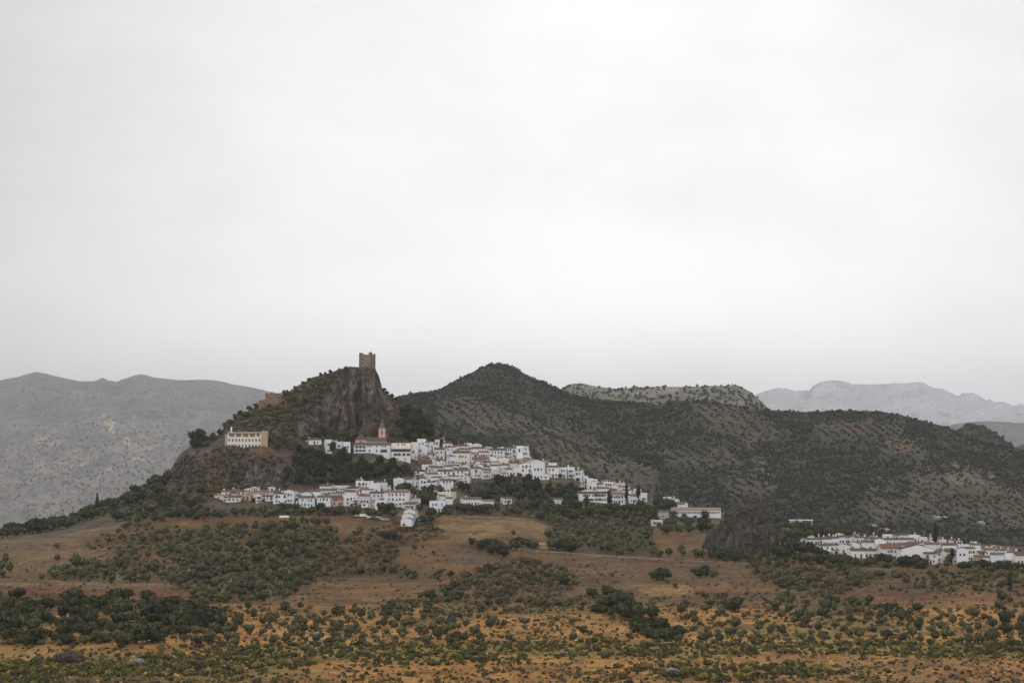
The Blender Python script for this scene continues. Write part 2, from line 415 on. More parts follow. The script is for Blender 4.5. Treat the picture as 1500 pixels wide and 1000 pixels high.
HILL_CREST = [(440,640),(500,612),(540,596),(580,583),(600,577),(625,574),(640,571),(652,566),(665,558),(680,551),(690,546),(700,540),(705,538),(714,534),(722,532),(733,532),(745,534),(760,542),(775,551),(800,561),(830,574),(850,582),(880,586),(905,587),(930,591),(955,594),(985,589),(1010,586),(1035,586),(1060,591),(1090,596),(1120,600),(1180,603),(1230,602),(1280,602),(1320,607),(1350,616),(1380,624),(1410,636),(1440,647),(1480,657),(1500,662),(1600,680),(1900,720)]
HILL_BASE = [(440,720),(600,690),(700,705),(800,730),(900,770),(1000,785),(1100,800),(1200,815),(1500,830),(1900,850)]
ORCH = [[(1370,697),(1412,690),(1462,712),(1478,730),(1440,738),(1380,735)],[(1055,702),(1100,692),(1140,712),(1135,730),(1065,738)],
        [(1258,735),(1300,728),(1350,732),(1345,762),(1290,768),(1258,752)],[(640,585),(690,580),(740,602),(830,628),(900,650),(880,668),(780,640),(700,640),(640,620)],
        [(1360,745),(1500,722),(1560,740),(1560,780),(1420,775)],[(1010,590),(1110,600),(1160,640),(1100,650),(1040,630)],[(760,640),(880,655),(960,690),(960,735),(880,700),(800,680)],
        [(1190,620),(1330,612),(1320,640),(1200,650)],[(1285,655),(1340,652),(1375,668),(1330,680),(1290,672)], [(1330,690),(1370,700),(1380,770),(1340,760)],
        [(960,660),(1060,655),(1090,680),(990,690)]]
def hillcol(P, X, Y):
    C = np.zeros(P.shape) + np.array([.052, .058, .050])
    mixc(C, smooth(fbm(P, .012, 4), .05, .45) * .7, (.062, .054, .04))
    mixc(C, softmask(ORCH, X, Y, 10, .05) * .85, (.118, .096, .068))
    mixc(C, softmask([[(1100,648),(1130,690),(1134,700),(1110,692)], [(1372,697),(1412,688),(1468,714),(1440,724),(1385,722)]], X, Y, 3) * .7, (.19, .15, .115))
    for cx, cy, rx, ry in ((685,580,18,7),(745,612,14,6),(806,643,10,5),(825,671,6,4),(950,648,12,6),(1315,663,22,8),(1225,728,16,5),(1160,618,9,4),(1250,634,18,2.5),(1075,600,12,4),(875,678,7,5),(930,690,6,5),(620,592,10,4)):
        d = ((X - cx) / rx) ** 2 + ((Y - cy) / ry) ** 2 + fbm(np.stack([X, Y, 0 * X], -1), .12, 3) * 1.3
        mixc(C, (1 - smooth(d, .5, 1.2)) * .8, (.17, .105, .075))
    return C
M_hill = terrain_mat('scrub_hillside', .12, .35, spots=[(.16, .52, (.048, .052, .032))], bump=.8)
hills, HV, HF = ridge('hills', HILL_CREST, HILL_BASE, [(440,1560),(700,1560),(900,1500),(1200,1450),(1900,1420)],
    [(440,2000),(580,2200),(730,2350),(900,2250),(1000,2150),(1300,2100),(1500,2100),(1900,2000)], 120, 4, 40, 330, hillcol, M_hill)
HB = BVHTree.FromPolygons(HV.tolist(), HF.tolist())

def barecol(P, X, Y):
    C = np.zeros(P.shape) + np.array([.26, .235, .195])
    mixc(C, smooth(fbm(P, .02, 4), .0, .3) * .75, (.10, .105, .075))
    mixc(C, smooth(Y, 575, 590) * .6, (.11, .115, .085))
    return C
M_bare = terrain_mat('pale_rocky_ridge', .05, .4, spots=[(.075, .56, (.07, .075, .05))], bump=.8)
bare, BRV, BRF = ridge('hills', [(760,590),(800,578),(828,567),(838,562),(850,561),(870,565),(900,569),(930,568),(960,566),(1000,566.5),(1040,565),(1062,565),(1080,564),(1090,569),(1100,574),(1110,583),(1118,590),(1125,598),(1150,625)],
    [(760,640),(1150,650)], [(760,3000),(1150,3000)], [(760,3700),(1150,3700)], 40, 3, 22, 260, barecol, M_bare)
knoll, KV, KF = ridge('hills', [(1360,655),(1385,640),(1400,630),(1412,624),(1425,622),(1438,623),(1450,628),(1465,639),(1480,650),(1495,660),(1560,690)],
    [(1360,680),(1560,710)], [(1360,2500),(1560,2500)], [(1360,2750),(1560,2750)], 24, 3, 8, 160, hillcol, M_hill)

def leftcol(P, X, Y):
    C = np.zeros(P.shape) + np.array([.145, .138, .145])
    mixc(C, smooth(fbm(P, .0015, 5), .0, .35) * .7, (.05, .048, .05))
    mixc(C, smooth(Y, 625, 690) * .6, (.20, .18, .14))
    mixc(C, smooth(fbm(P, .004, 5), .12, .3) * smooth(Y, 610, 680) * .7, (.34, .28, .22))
    for cx, cy, rx, ry in ((142,639,10,4),(149,646,8,5),(160,657,8,4),(170,666,9,5),(178,674,8,3),(187,683,5,3),(198,690,8,2),(179,638,5,1.5),(132,633,6,2),(30,674,10,3),(100,648,14,2)):
        d = ((X - cx) / rx) ** 2 + ((Y - cy) / ry) ** 2 + fbm(np.stack([X, Y * 1.5, 0 * X], -1), .33, 3) * 2.4
        mixc(C, (1 - smooth(d, .3, 1.2)) * .75, (.58, .45, .27))
    return C
M_far = terrain_mat('far_mountainside', .014, .45, spots=[(.03, .54, (.06, .062, .055)), (.0035, .6, (.075, .072, .07))], bump=.6)
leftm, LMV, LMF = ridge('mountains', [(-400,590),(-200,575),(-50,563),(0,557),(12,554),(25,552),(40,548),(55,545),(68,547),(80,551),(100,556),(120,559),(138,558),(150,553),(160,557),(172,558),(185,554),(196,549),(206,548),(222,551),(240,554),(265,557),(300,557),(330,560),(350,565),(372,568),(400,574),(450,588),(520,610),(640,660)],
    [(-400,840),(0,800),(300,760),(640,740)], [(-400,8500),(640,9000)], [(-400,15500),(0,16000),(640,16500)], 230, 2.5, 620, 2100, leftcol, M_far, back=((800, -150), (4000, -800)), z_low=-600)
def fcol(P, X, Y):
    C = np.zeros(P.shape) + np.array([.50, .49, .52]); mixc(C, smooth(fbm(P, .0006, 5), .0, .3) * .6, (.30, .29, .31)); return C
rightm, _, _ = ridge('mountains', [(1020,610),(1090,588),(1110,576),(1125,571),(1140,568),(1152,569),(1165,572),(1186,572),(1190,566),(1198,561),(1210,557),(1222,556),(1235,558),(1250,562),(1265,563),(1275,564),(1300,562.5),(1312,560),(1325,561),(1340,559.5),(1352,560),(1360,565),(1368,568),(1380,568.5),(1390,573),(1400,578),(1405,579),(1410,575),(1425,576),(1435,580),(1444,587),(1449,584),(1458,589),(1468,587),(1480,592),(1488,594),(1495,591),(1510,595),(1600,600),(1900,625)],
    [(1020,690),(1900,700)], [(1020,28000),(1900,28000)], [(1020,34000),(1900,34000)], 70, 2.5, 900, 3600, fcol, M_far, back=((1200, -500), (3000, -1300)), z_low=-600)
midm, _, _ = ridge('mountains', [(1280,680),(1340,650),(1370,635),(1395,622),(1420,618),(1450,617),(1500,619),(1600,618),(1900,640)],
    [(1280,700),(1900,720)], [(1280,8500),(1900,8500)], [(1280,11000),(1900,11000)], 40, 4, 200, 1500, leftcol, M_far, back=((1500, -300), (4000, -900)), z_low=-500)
smallm, _, _ = ridge('hills', [(1440,672),(1480,660),(1490,653),(1500,650),(1530,648),(1600,652),(1800,690)],
    [(1440,690),(1800,710)], [(1440,3400),(1800,3400)], [(1440,3900),(1800,3900)], 20, 4, 20, 300, hillcol, M_hill)

# the wide base the ranges stand on, out past the last of them
n = 40
bxy = np.stack(np.meshgrid(np.linspace(-20000, 20000, n + 1), np.linspace(-1400, 38500, n + 1)), -1).reshape(-1, 2)
bz = -335 + 0 * bxy[:, :1]
BC = np.zeros((len(bxy), 3)) + [.13, .11, .075]
basin = link('valley_floor', npmesh('valley_floor', np.concatenate([bxy, bz], 1), gridfaces(n + 1, n + 1), [M_far], {'col': BC})); tag(basin, kind='structure')

# ------------------------------------------------------------------ haze
hx0, hx1, hy0, hy1, hz0, hz1 = -20500, 20500, -1500, 39500, -2300, 1420
hv = [(x, y, z) for x in (hx0, hx1) for y in (hy0, hy1) for z in (hz0, hz1)]
hf = np.array([(0, 1, 3, 2), (4, 6, 7, 5), (0, 4, 5, 1), (2, 3, 7, 6), (0, 2, 6, 4), (1, 5, 7, 3)])
hm = bpy.data.materials.new('haze'); hm.use_nodes = True; hn = hm.node_tree; hn.nodes.clear()
ho = hn.nodes.new('ShaderNodeOutputMaterial'); pv = hn.nodes.new('ShaderNodeVolumePrincipled')
pv.inputs['Color'].default_value = (.925, .94, .99, 1); pv.inputs['Density'].default_value = HAZE; pv.inputs['Anisotropy'].default_value = .6
hn.links.new(pv.outputs[0], ho.inputs['Volume'])
haze = link('haze', npmesh('haze', np.array(hv, float), hf, [hm])); tag(haze, kind='stuff')
haze.display_type = 'WIRE'
# ------------------------------------------------------------------ plants
def leafmat(name, col, var=.42, rnd=.42):
    m, nt, b = newmat(name)
    a = N(nt, 'ShaderNodeAttribute', attribute_name='tint')
    oi = nt.nodes.new('ShaderNodeObjectInfo')
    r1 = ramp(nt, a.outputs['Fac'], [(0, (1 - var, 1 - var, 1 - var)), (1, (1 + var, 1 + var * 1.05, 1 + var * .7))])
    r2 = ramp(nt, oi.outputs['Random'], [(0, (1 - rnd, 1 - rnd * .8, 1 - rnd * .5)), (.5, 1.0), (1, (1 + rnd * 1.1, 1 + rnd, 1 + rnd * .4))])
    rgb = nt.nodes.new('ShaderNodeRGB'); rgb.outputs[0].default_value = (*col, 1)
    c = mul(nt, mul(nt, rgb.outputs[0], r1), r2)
    nt.links.new(c, b.inputs['Base Color']); b.inputs['Roughness'].default_value = .75
    return m
ML = {
 'olive': leafmat('olive_leaves', (.088, .090, .050)), 'oak': leafmat('dark_leaves', (.044, .052, .027)),
 'shrub': leafmat('shrub_leaves', (.082, .078, .044)), 'lime': leafmat('yellow_green_leaves', (.135, .122, .040)),
 'dry': leafmat('dry_twigs', (.130, .092, .062)), 'pine': leafmat('needle_leaves', (.026, .035, .022)),
 'bark': None, 'gold': leafmat('golden_grass', (.38, .22, .09)), 'far': leafmat('scrub_leaves', (.056, .060, .048)),
}
mb, ntb, bb = newmat('bark'); bb.inputs['Base Color'].default_value = (.09, .07, .055, 1); ML['bark'] = mb
ICO = None
def ico():
    global ICO
    if ICO is None:
        import bmesh
        bm = bmesh.new(); bmesh.ops.create_icosphere(bm, subdivisions=1, radius=1)
        v = np.array([x.co[:] for x in bm.verts]); f = np.array([[q.index for q in x.verts] for x in bm.faces]); bm.free()
        ICO = (v, f)
    return ICO
def crown(seed, rx, ry, rz, cz, nleaf, ls, lobes=6, spread=.55, core=True, top=0, sub=.8):
    """V, F4, F3, tint of one crown: leaf clumps over several uneven lobes, paler upwards, with darker-tinted lumps inside"""
    r = np.random.default_rng(seed); R = np.array([rx, ry, rz])
    c = r.normal(size=(lobes, 3)); c /= np.linalg.norm(c, axis=1)[:, None]; c *= r.uniform(.25, 1, (lobes, 1)) * spread
    c[:, 2] = c[:, 2] * .8 + .05; c[0] *= .2; c[:, :2] *= 1 + r.uniform(-.25, .45, 2)
    lr = r.uniform(.28, .6, lobes); lr[0] = .66
    if top: lr *= 1 - top * np.clip(c[:, 2], 0, 1)
    k = r.choice(lobes, nleaf, p=lr ** 2 / (lr ** 2).sum())
    d = r.normal(size=(nleaf, 3)); d /= np.linalg.norm(d, axis=1)[:, None]
    rad = lr[k] * r.uniform(.72, 1.12, nleaf)
    p = (c[k] + d * rad[:, None]) * R
    n = d + r.normal(size=(nleaf, 3)) * .55; n /= np.linalg.norm(n, axis=1)[:, None]
    t = np.cross(n, r.normal(size=(nleaf, 3))); t /= np.linalg.norm(t, axis=1)[:, None]; b = np.cross(n, t)
    s = ls * r.uniform(.6, 1.3, (nleaf, 1))
    q = [p + t * s * a + b * s * e * .8 + n * s * r.uniform(-.2, .2, (nleaf, 1)) for a, e in ((-1, -.6), (.5, -1), (1, .7), (-.6, 1))]
    V = np.stack(q, 1).reshape(-1, 3); F4 = np.arange(nleaf * 4).reshape(-1, 4)
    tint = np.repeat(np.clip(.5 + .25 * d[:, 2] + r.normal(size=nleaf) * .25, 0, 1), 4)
    F3 = np.zeros((0, 3), int)
    if core:
        iv, jf = ico(); vs, fs = [V], []; off = len(V)
        for a in range(lobes):
            rr = lr[a] * sub * (1 + .14 * r.normal(size=(len(iv), 1)))
            vs.append((c[a] + iv * rr) * R); fs.append(jf + off); off += len(iv)
        V = np.concatenate(vs); F3 = np.concatenate(fs)
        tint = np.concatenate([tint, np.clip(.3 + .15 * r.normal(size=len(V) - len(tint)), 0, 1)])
    V = V + [0, 0, cz]
    lo = .12 * rz
    V[:, 2] = np.where(V[:, 2] < lo, lo + (V[:, 2] - lo) * .15, V[:, 2])
    return V, F4, F3, tint
def trunk(seed, h, r0, spreadr=.5, limbs=3, segs=6):
    r = np.random.default_rng(seed + 99); V, F = [], []
    def tube(pts, rad):
        o = len(V)
        for (x, y, z), q in zip(pts, rad):
            for k in range(segs):
                a = 2 * math.pi * k / segs; V.append((x + q * math.cos(a), y + q * math.sin(a), z))
        for j in range(len(pts) - 1):
            for k in range(segs):
                F.append((o + j * segs + k, o + j * segs + (k + 1) % segs, o + (j + 1) * segs + (k + 1) % segs, o + (j + 1) * segs + k))
    b = r.uniform(-.15, .15, 2) * h
    tube([(0, 0, -.5), (b[0] * .3, b[1] * .3, h * .3), (b[0], b[1], h * .55)], [r0 * 1.3, r0, r0 * .8])
    for k in range(limbs):
        a = 2 * math.pi * (k + r.uniform(0, .6)) / limbs; e = spreadr * h
        tube([(b[0], b[1], h * .5), (b[0] + math.cos(a) * e * .5, b[1] + math.sin(a) * e * .5, h * .8), (b[0] + math.cos(a) * e, b[1] + math.sin(a) * e, h * 1.15)], [r0 * .6, r0 * .45, r0 * .2])
    return np.array(V), np.array(F)
def crown_mesh(name, mat, *a, **k):
    V, F4, F3, t = crown(*a, **k)
    Fs = [F4, F3] if len(F3) else F4
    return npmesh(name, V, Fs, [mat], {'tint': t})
# unit kinds: every plant built about 1 m across, scaled when placed. ls = clump size
KIND = {  # material, (rx,ry,rz,cz), nleaf, leaf size, lobes, trunk(h, r)
 'olive_tree':  ('olive', (.5, .5, .38, .44), 260, .075, 7, (.34, .05)),
 'oak_tree':    ('oak', (.52, .52, .42, .42), 300, .075, 8, (.32, .045)),
 'pine_tree':   ('pine', (.46, .46, .48, .52), 300, .065, 8, (.6, .035)),
 'cypress_tree':('pine', (.20, .20, .85, .90), 260, .055, 9, (.3, .03)),
 'shrub':       ('shrub', (.5, .5, .33, .28), 200, .085, 6, None),
 'dry_shrub':   ('dry', (.5, .5, .36, .30), 220, .055, 6, None),
 'lime_shrub':  ('lime', (.5, .5, .30, .26), 180, .085, 6, None),
}
NVAR = 10; PROTO = {}
for kn, (mt, (rx, ry, rz, cz), nl, ls, lb, tr) in KIND.items():
    vs = []
    for v in range(NVAR):
        rr = np.random.default_rng(v * 13 + len(kn))
        sc = rr.uniform(.75, 1.25, 3)
        cm = crown_mesh('crown', ML[mt], v * 31 + len(kn), rx * sc[0], ry * sc[1], rz * sc[2], cz, nl, ls, lobes=lb,
                        spread=.75 if kn == 'cypress_tree' else .58, core=kn != 'dry_shrub', top=.75 if kn == 'cypress_tree' else (.25 if kn == 'pine_tree' else 0))
        tm = None
        if tr:
            tv_, tf_ = trunk(v, tr[0], tr[1], limbs=3 if kn != 'cypress_tree' else 1, spreadr=.4 if kn != 'cypress_tree' else .05)
            tm = npmesh('trunk', tv_, tf_, [ML['bark']])
        vs.append((cm, tm))
    PROTO[kn] = vs
# light versions merged into the uncountable masses
LITE = {}
for kn, (mt, (rx, ry, rz, cz), nl, ls, lb, tr) in KIND.items():
    LITE[kn] = (mt, [crown(v * 7 + 3, rx, ry, rz, cz, 46, ls * 1.9, lobes=4, spread=.75 if kn == 'cypress_tree' else .5, top=.6 if kn == 'cypress_tree' else 0) for v in range(6)])
LITE['far_tree'] = ('far', [crown(v * 7 + 5, .5, .5, .38, .36, 26, .17, lobes=2, spread=.35) for v in range(8)])
LITE['tuft'] = ('lime', [crown(v * 5 + 1, .5, .5, .28, .22, 16, .2, lobes=2, core=False) for v in range(5)])
LITE['gold_tuft'] = ('gold', [crown(v * 5 + 1, .5, .5, .22, .16, 16, .2, lobes=2, core=False) for v in range(5)])
LITE['dry_tuft'] = ('dry', [crown(v * 5 + 1, .5, .5, .28, .22, 16, .2, lobes=2, core=False) for v in range(5)])

def mass(name, lite, pts, sizes, label=None, rnd=.22):
    """one object for a growth nobody would count"""
    mt, vs = LITE[lite]; rr = np.random.default_rng(len(pts) + 3); pts = np.asarray(pts, float); sizes = np.asarray(sizes, float)
    if not len(pts): return
    VV, A, B, T = [], [], [], []; off = 0
    pick = rr.integers(0, len(vs), len(pts))
    for k, (V, F4, F3, t) in enumerate(vs):
        i = np.nonzero(pick == k)[0]
        if not len(i): continue
        a = rr.uniform(0, 6.28, len(i)); c, s = np.cos(a)[:, None], np.sin(a)[:, None]
        sh = rr.uniform(.8, 1.2, (len(i), 1))
        W = np.stack([(V[:, 0] * c - V[:, 1] * s), (V[:, 0] * s + V[:, 1] * c), np.repeat(V[None, :, 2], len(i), 0) * sh], -1) * sizes[i, None, None] + pts[i, None, :]
        n = len(V); o = off + np.arange(len(i))[:, None, None] * n
        VV.append(W.reshape(-1, 3)); A.append((F4[None] + o).reshape(-1, 4)); B.append((F3[None] + o).reshape(-1, 3))
        T.append(np.clip(t[None] + rr.normal(size=(len(i), 1)) * rnd, 0, 1).ravel()); off += n * len(i)
    Fs = [np.concatenate(A)] + ([np.concatenate(B)] if sum(len(b) for b in B) else [])
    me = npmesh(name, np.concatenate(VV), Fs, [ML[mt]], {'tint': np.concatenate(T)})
    o = link(name, me); tag(o, label, kind='stuff'); return o

# ---- where they grow: photo areas projected on to the land
def scatter(poly, dx, dy, jit=.9, seed=0, prob=1.0, clump=None):
    """spots about dx by dy photo pixels apart inside the area, on the land"""
    r = np.random.default_rng(seed + int(poly[0][0]) * 7 + int(poly[0][1]))
    xs = [p[0] for p in poly]; ys = [p[1] for p in poly]; out = []
    yy = min(ys); row = 0
    while yy < max(ys):
        xx = min(xs) + (row % 2) * dx * .5
        while xx < max(xs):
            a = xx + r.uniform(-.5, .5) * dx * jit; b = yy + r.uniform(-.5, .5) * dy * jit
            ok = inpoly(a, b, poly) and r.random() < prob
            if ok and clump: ok = fbm(np.array([a * clump, b * clump * 2.2, 0.]), 1, 3) > r.uniform(-.4, -.02) if clump > .03 else fbm(np.array([a * clump, b * clump * 2.2, 0.]), 1, 3) > r.uniform(-.5, -.12)
            if ok: out.append((float(a), float(b)))
            xx += dx
        yy += dy; row += 1
    return out
SPOTS = []   # kind, position, size, photo x, photo y, area
def grow(kind, poly, dx, dy, s0, s1, area='', jit=.9, prob=1.0, clump=None, seed=0, bvh=None):
    r = np.random.default_rng(seed + 5)
    for a, b in scatter(poly, dx, dy, jit, seed, prob, clump):
        if -20 < a < 1520 and b < 1015:
            p = hit(a, b, bvh)
            if p is not None and p.y < 1700: SPOTS.append([kind, p, float(s0 * .9 + (s1 * 1.2 - s0 * .9) * r.random() ** 1.7), a, b, area])
def single(kind, px, py, size, area=''):
    p = hit(px, py)
    if p is not None: SPOTS.append([kind, p, size, px, py, area])

W = 'wood'
# lower left wood
LW = [(-20,884),(30,878),(60,884),(150,884),(200,880),(262,878),(330,890),(340,915),(300,925),(250,940),(200,952),(100,945),(60,950),(-20,940)]
grow('oak_tree', LW, 15, 9, 4.2, 8, 'dark wood below the red-brown field', prob=.85, clump=.03)
grow('shrub', LW, 15, 8, 3, 5.5, 'dark wood below the red-brown field', prob=.7, seed=12)
grow('dry_shrub', LW, 34, 18, 2.5, 4.5, 'dark wood below the red-brown field', prob=.8, seed=3)
# orchard on the slope
OR1 = [(45,850),(100,832),(150,818),(205,806),(262,800),(275,778),(330,772),(392,768),(440,764),(492,768),(498,792),(480,812),(462,835),(452,862),(420,880),(360,884),(290,884),(275,868),(240,856),(150,852)]
grow('olive_tree', OR1, 10, 6.8, 3.8, 6.2, 'olive grove on the slope', clump=.03, prob=.97)
grow('oak_tree', [(270,778),(330,772),(440,764),(492,772),(470,820),(450,862),(420,882),(290,884),(300,830)], 22, 13, 4, 6.5, 'olive grove on the slope', seed=4)
grow('dry_shrub', [(280,800),(480,790),(500,830),(450,860),(330,870)], 25, 15, 2.5, 4.2, 'olive grove on the slope', seed=5, prob=.7)
# knoll
grow('oak_tree', [(118,802),(150,783),(182,770),(205,766),(262,768),(270,786),(232,806),(160,806)], 17, 9, 3.2, 5, 'scrubby knoll by the pale brown field', prob=.75)
grow('dry_shrub', [(118,806),(150,783),(182,770),(262,768),(270,792),(232,808),(160,808)], 13, 8, 2.4, 4.2, 'scrubby knoll by the pale brown field', seed=2)
for a, b, s in ((84,804,5),(84,823,5),(112,819,4.5),(106,826,5),(136,823,4.5),(80,837,4.5),(8,826,6),(2,836,6),(14,838,6),(3,845,5),(163,855,3),(138,865,2.2)): single('olive_tree', a, b, s, 'edge of the pale brown field')
# thicket under the garages
TH = [(455,800),(500,788),(560,770),(600,768),(640,772),(655,782),(620,795),(590,800),(575,820),(590,838),(520,842),(470,842),(440,860),(430,840)]
grow('dry_shrub', TH, 9, 6, 3, 5.5, 'brown thicket below the white garages', prob=.85, clump=.02)
grow('shrub', TH, 16, 10, 3.2, 5.5, 'brown thicket below the white garages', seed=6, prob=.8)
for a, b, s in ((565,792,7),(575,790,7),(585,794,6),(555,803,6),(608,805,4),(640,780,6),(632,777,5),(545,836,4),(560,838,5),(575,840,5),(598,845,5),(608,848,5),(640,850,5),(660,845,5),(668,862,6),(620,802,2),(636,812,3)): single('oak_tree', a, b, s, 'brown thicket below the white garages')
grow('shrub', [(520,835),(600,826),(680,840),(700,862),(640,856),(560,846)], 16, 9, 2.5, 4.2, 'scrub band below the brown thicket', prob=.8)
# scrub middle
SB = [(690,838),(740,822),(800,822),(840,842),(850,862),(800,868),(760,872),(720,880),(680,872),(660,880),(560,900),(560,888),(640,872)]
grow('shrub', SB, 9.5, 6, 2.6, 5.2, 'grey-green scrub in the middle of the dry slope', prob=.92)
grow('dry_shrub', SB, 13, 8, 2.6, 4.8, 'grey-green scrub in the middle of the dry slope', seed=2, prob=.85)
for a, b, s in ((827,858,6.5),(779,842,4),(785,852,4),(896,844,3),(961,850,8),(970,849,8),(978,855,3),(988,859,3),(1020,842,7),(1034,845,7),(1044,847,5),(1026,846,6)): single('oak_tree', a, b, s, 'dry slope')
# dark diagonal thicket
DT = [(850,880),(890,872),(920,882),(955,898),(965,915),(1000,925),(1005,945),(960,945),(930,925),(905,905),(870,898)]
grow('oak_tree', DT, 12, 7.5, 4.5, 7, 'dark thicket running down the middle')
grow('shrub', [(700,885),(850,872),(860,892),(780,900),(640,905),(600,895)], 14, 8, 2.4, 4.4, 'scrub line above the orange grass', prob=.85)
grow('oak_tree', [(590,875),(700,880),(850,876),(840,890),(700,895),(610,888)], 22, 11, 3.4, 5, 'scrub line above the orange grass', seed=3, prob=.8)
grow('shrub', [(930,880),(1010,868),(1090,878),(1090,895),(1000,890),(940,890)], 14, 8, 2.4, 4.2, 'scrub line above the orange grass', prob=.85, seed=1)
# foreground olive rows
FR = [(270,895),(340,893),(440,890),(560,893),(620,900),(700,905),(730,905),(730,930),(690,945),(560,945),(420,945),(330,950),(240,948),(300,925)]
grow('olive_tree', FR, 15, 9.5, 3.2, 5, 'orange grass', prob=.82)
grow('dry_shrub', FR, 26, 14, 2.2, 3.6, 'orange grass', seed=8, prob=.8)
FR2 = [(730,905),(780,900),(850,905),(870,925),(890,940),(760,945),(720,935)]
grow('olive_tree', FR2, 22, 13, 2.6, 4, 'orange grass', prob=.55, seed=2)
FR3 = [(985,892),(1100,892),(1200,895),(1290,895),(1400,890),(1510,885),(1510,960),(1400,945),(1250,945),(1150,945),(1010,945),(1000,920)]
grow('olive_tree', FR3, 18, 10.5, 3.0, 5.0, 'orange grass', prob=.74, seed=4)
grow('shrub', FR3, 20, 11, 1.8, 3.6, 'orange grass', prob=.6, seed=9)
grow('dry_shrub', FR3, 45, 20, 2, 3.2, 'orange grass', prob=.6, seed=11)
# green thicket right
grow('oak_tree', [(1225,885),(1290,880),(1330,895),(1310,915),(1270,912),(1235,898)], 15, 9, 3.4, 5, 'green thicket on the right of the slope')
for a, b, s in ((1475,928,6),(1473,915,6),(1300,935,5),(1205,890,5),(1345,895,5),(1468,880,6),(1448,938,5),(1478,882,4.5),(1080,888,6),(1075,895,5.5)): single('oak_tree', a, b, s, 'orange grass')
# scrub below lower village
RB = [(1090,828),(1180,830),(1250,834),(1300,842),(1260,862),(1200,872),(1150,862),(1110,850)]
grow('shrub', RB, 9.5, 5.5, 3, 5.5, 'scrub below the lower village', prob=.9)
grow('shrub', [(1300,838),(1500,835),(1520,872),(1440,872),(1385,868),(1320,858)], 11, 6.5, 3, 5.5, 'scrub below the lower village', prob=.82, seed=2)
grow('dry_shrub', [(1150,845),(1240,850),(1260,870),(1200,876)], 15, 9, 2.4, 4, 'scrub below the lower village', prob=.8)
grow('oak_tree', [(1130,832),(1240,836),(1330,850),(1380,850),(1370,862),(1250,850),(1140,845)], 26, 11, 3, 5, 'scrub below the lower village', prob=.7, seed=3)
grow('shrub', [(1130,872),(1200,868),(1260,880),(1225,888),(1140,886)], 14, 8, 2.6, 4.4, 'scrub below the lower village', prob=.8, seed=5)
# trees in front of the lower village and under the outcrop
LV = [(1030,818),(1060,806),(1100,812),(1130,808),(1165,808),(1180,818),(1240,822),(1330,829),(1420,832),(1520,832),(1520,840),(1400,836),(1250,832),(1150,830),(1080,826)]
grow('oak_tree', LV, 10, 5.5, 4, 6.5, 'tree belt in front of the lower village', prob=.9)
for a, b, s in ((1205,820,9),(1212,826,9),(1222,829,8),(1196,826,8),(1232,829,7),(1180,815,11),(1160,815,11),(1140,818,11),(1253,829,6),(1264,829,6),(1275,829,6),(1330,829,9),(1343,831,9),(1322,830,7.5),(1352,831,7.5),(1290,826,8),(1425,833,6.5),(1440,834,6.5),(1431,836,6),(1389,826,6),(1300,826,7),(1160,790,9),(1170,800,9)): single('oak_tree', a, b, s, 'tree belt in front of the lower village')
grow('oak_tree', [(1120,770),(1155,765),(1200,772),(1260,780),(1250,790),(1180,790),(1140,800),(1125,790)], 11, 6, 5, 8, 'trees between the outcrop and the lower village', prob=.9)
grow('oak_tree', [(1260,781),(1320,783),(1400,790),(1500,797),(1500,801),(1400,796),(1260,786)], 13, 4, 4, 6, 'trees behind the lower village', prob=.9)
# road side trees
for a, b, s in ((692,800,8),(700,804,9),(709,806,10),(716,800,9),(724,803,10),(731,811,11),(721,812,10),(738,816,10),(750,800,9),(760,797,10),(768,800,10),(776,802,9),(784,803,9),(757,806,9),(745,806,8),(802,789,9),(808,805,9),(817,806,10),(826,805,10),(834,808,10),(838,810,10),(884,806,9),(892,808,8),(906,812,9),(926,810,9),(958,813,9),(966,815,9),(980,814,8),(998,808,9),(1000,814,7),(1020,816,8),(1028,817,8),(1042,817,8),(1055,818,8),(1070,820,9),(752,783,5),(680,760,0)):
    if s: single('oak_tree', a, b, s * .72, 'road edge below the pale field')
grow('olive_tree', [(808,765),(850,760),(948,762),(962,806),(900,808),(812,800)], 9.5, 6.0, 3.8, 5.2, 'grey-green olive grove', prob=.97, jit=.6)
grow('oak_tree', [(788,758),(800,748),(860,752),(960,750),(962,764),(900,762),(820,766),(800,768)], 10, 5, 5, 8, 'wood above the olive grove')
grow('oak_tree', [(960,770),(985,778),(1010,768),(1052,768),(1052,778),(1010,782),(975,786)], 10, 6, 4, 7, 'trees below the white building on the knoll')
# trees along the village foot
VF = [(280,752),(340,750),(400,749),(440,748),(500,750),(560,752),(560,757),(480,756),(400,757),(330,760),(300,761),(240,764),(180,768),(160,762),(220,752),(270,744)]
grow('oak_tree', VF, 7.5, 5, 4.2, 7, 'tree line along the foot of the village', prob=.95)
grow('oak_tree', [(612,752),(640,756),(700,755),(800,756),(860,748),(845,742),(760,740),(724,746),(668,750)], 9, 5, 4, 6.5, 'trees below the village', prob=.92)
for a, b, s in ((562,752,12),(574,752,10),(576,757,8),(618,735,11),(625,738,11),(614,748,7),(630,764,13),(624,768,12),(634,758,11),(574,716,11),(586,722,11),(596,722,10),(604,726,9),(560,726,5),(632,719,8),(645,722,9),(624,722,8),(700,752,11),(690,750,11),(680,752,10),(655,754,9),(712,752,10),(660,748,9)): single('oak_tree', a, b, s * .8, 'village foot')
grow('oak_tree', [(604,722),(626,722),(642,724),(640,734),(622,736),(606,730)], 10, 6, 3.5, 5.5, 'trees between the lower street and the terraces', prob=.9)
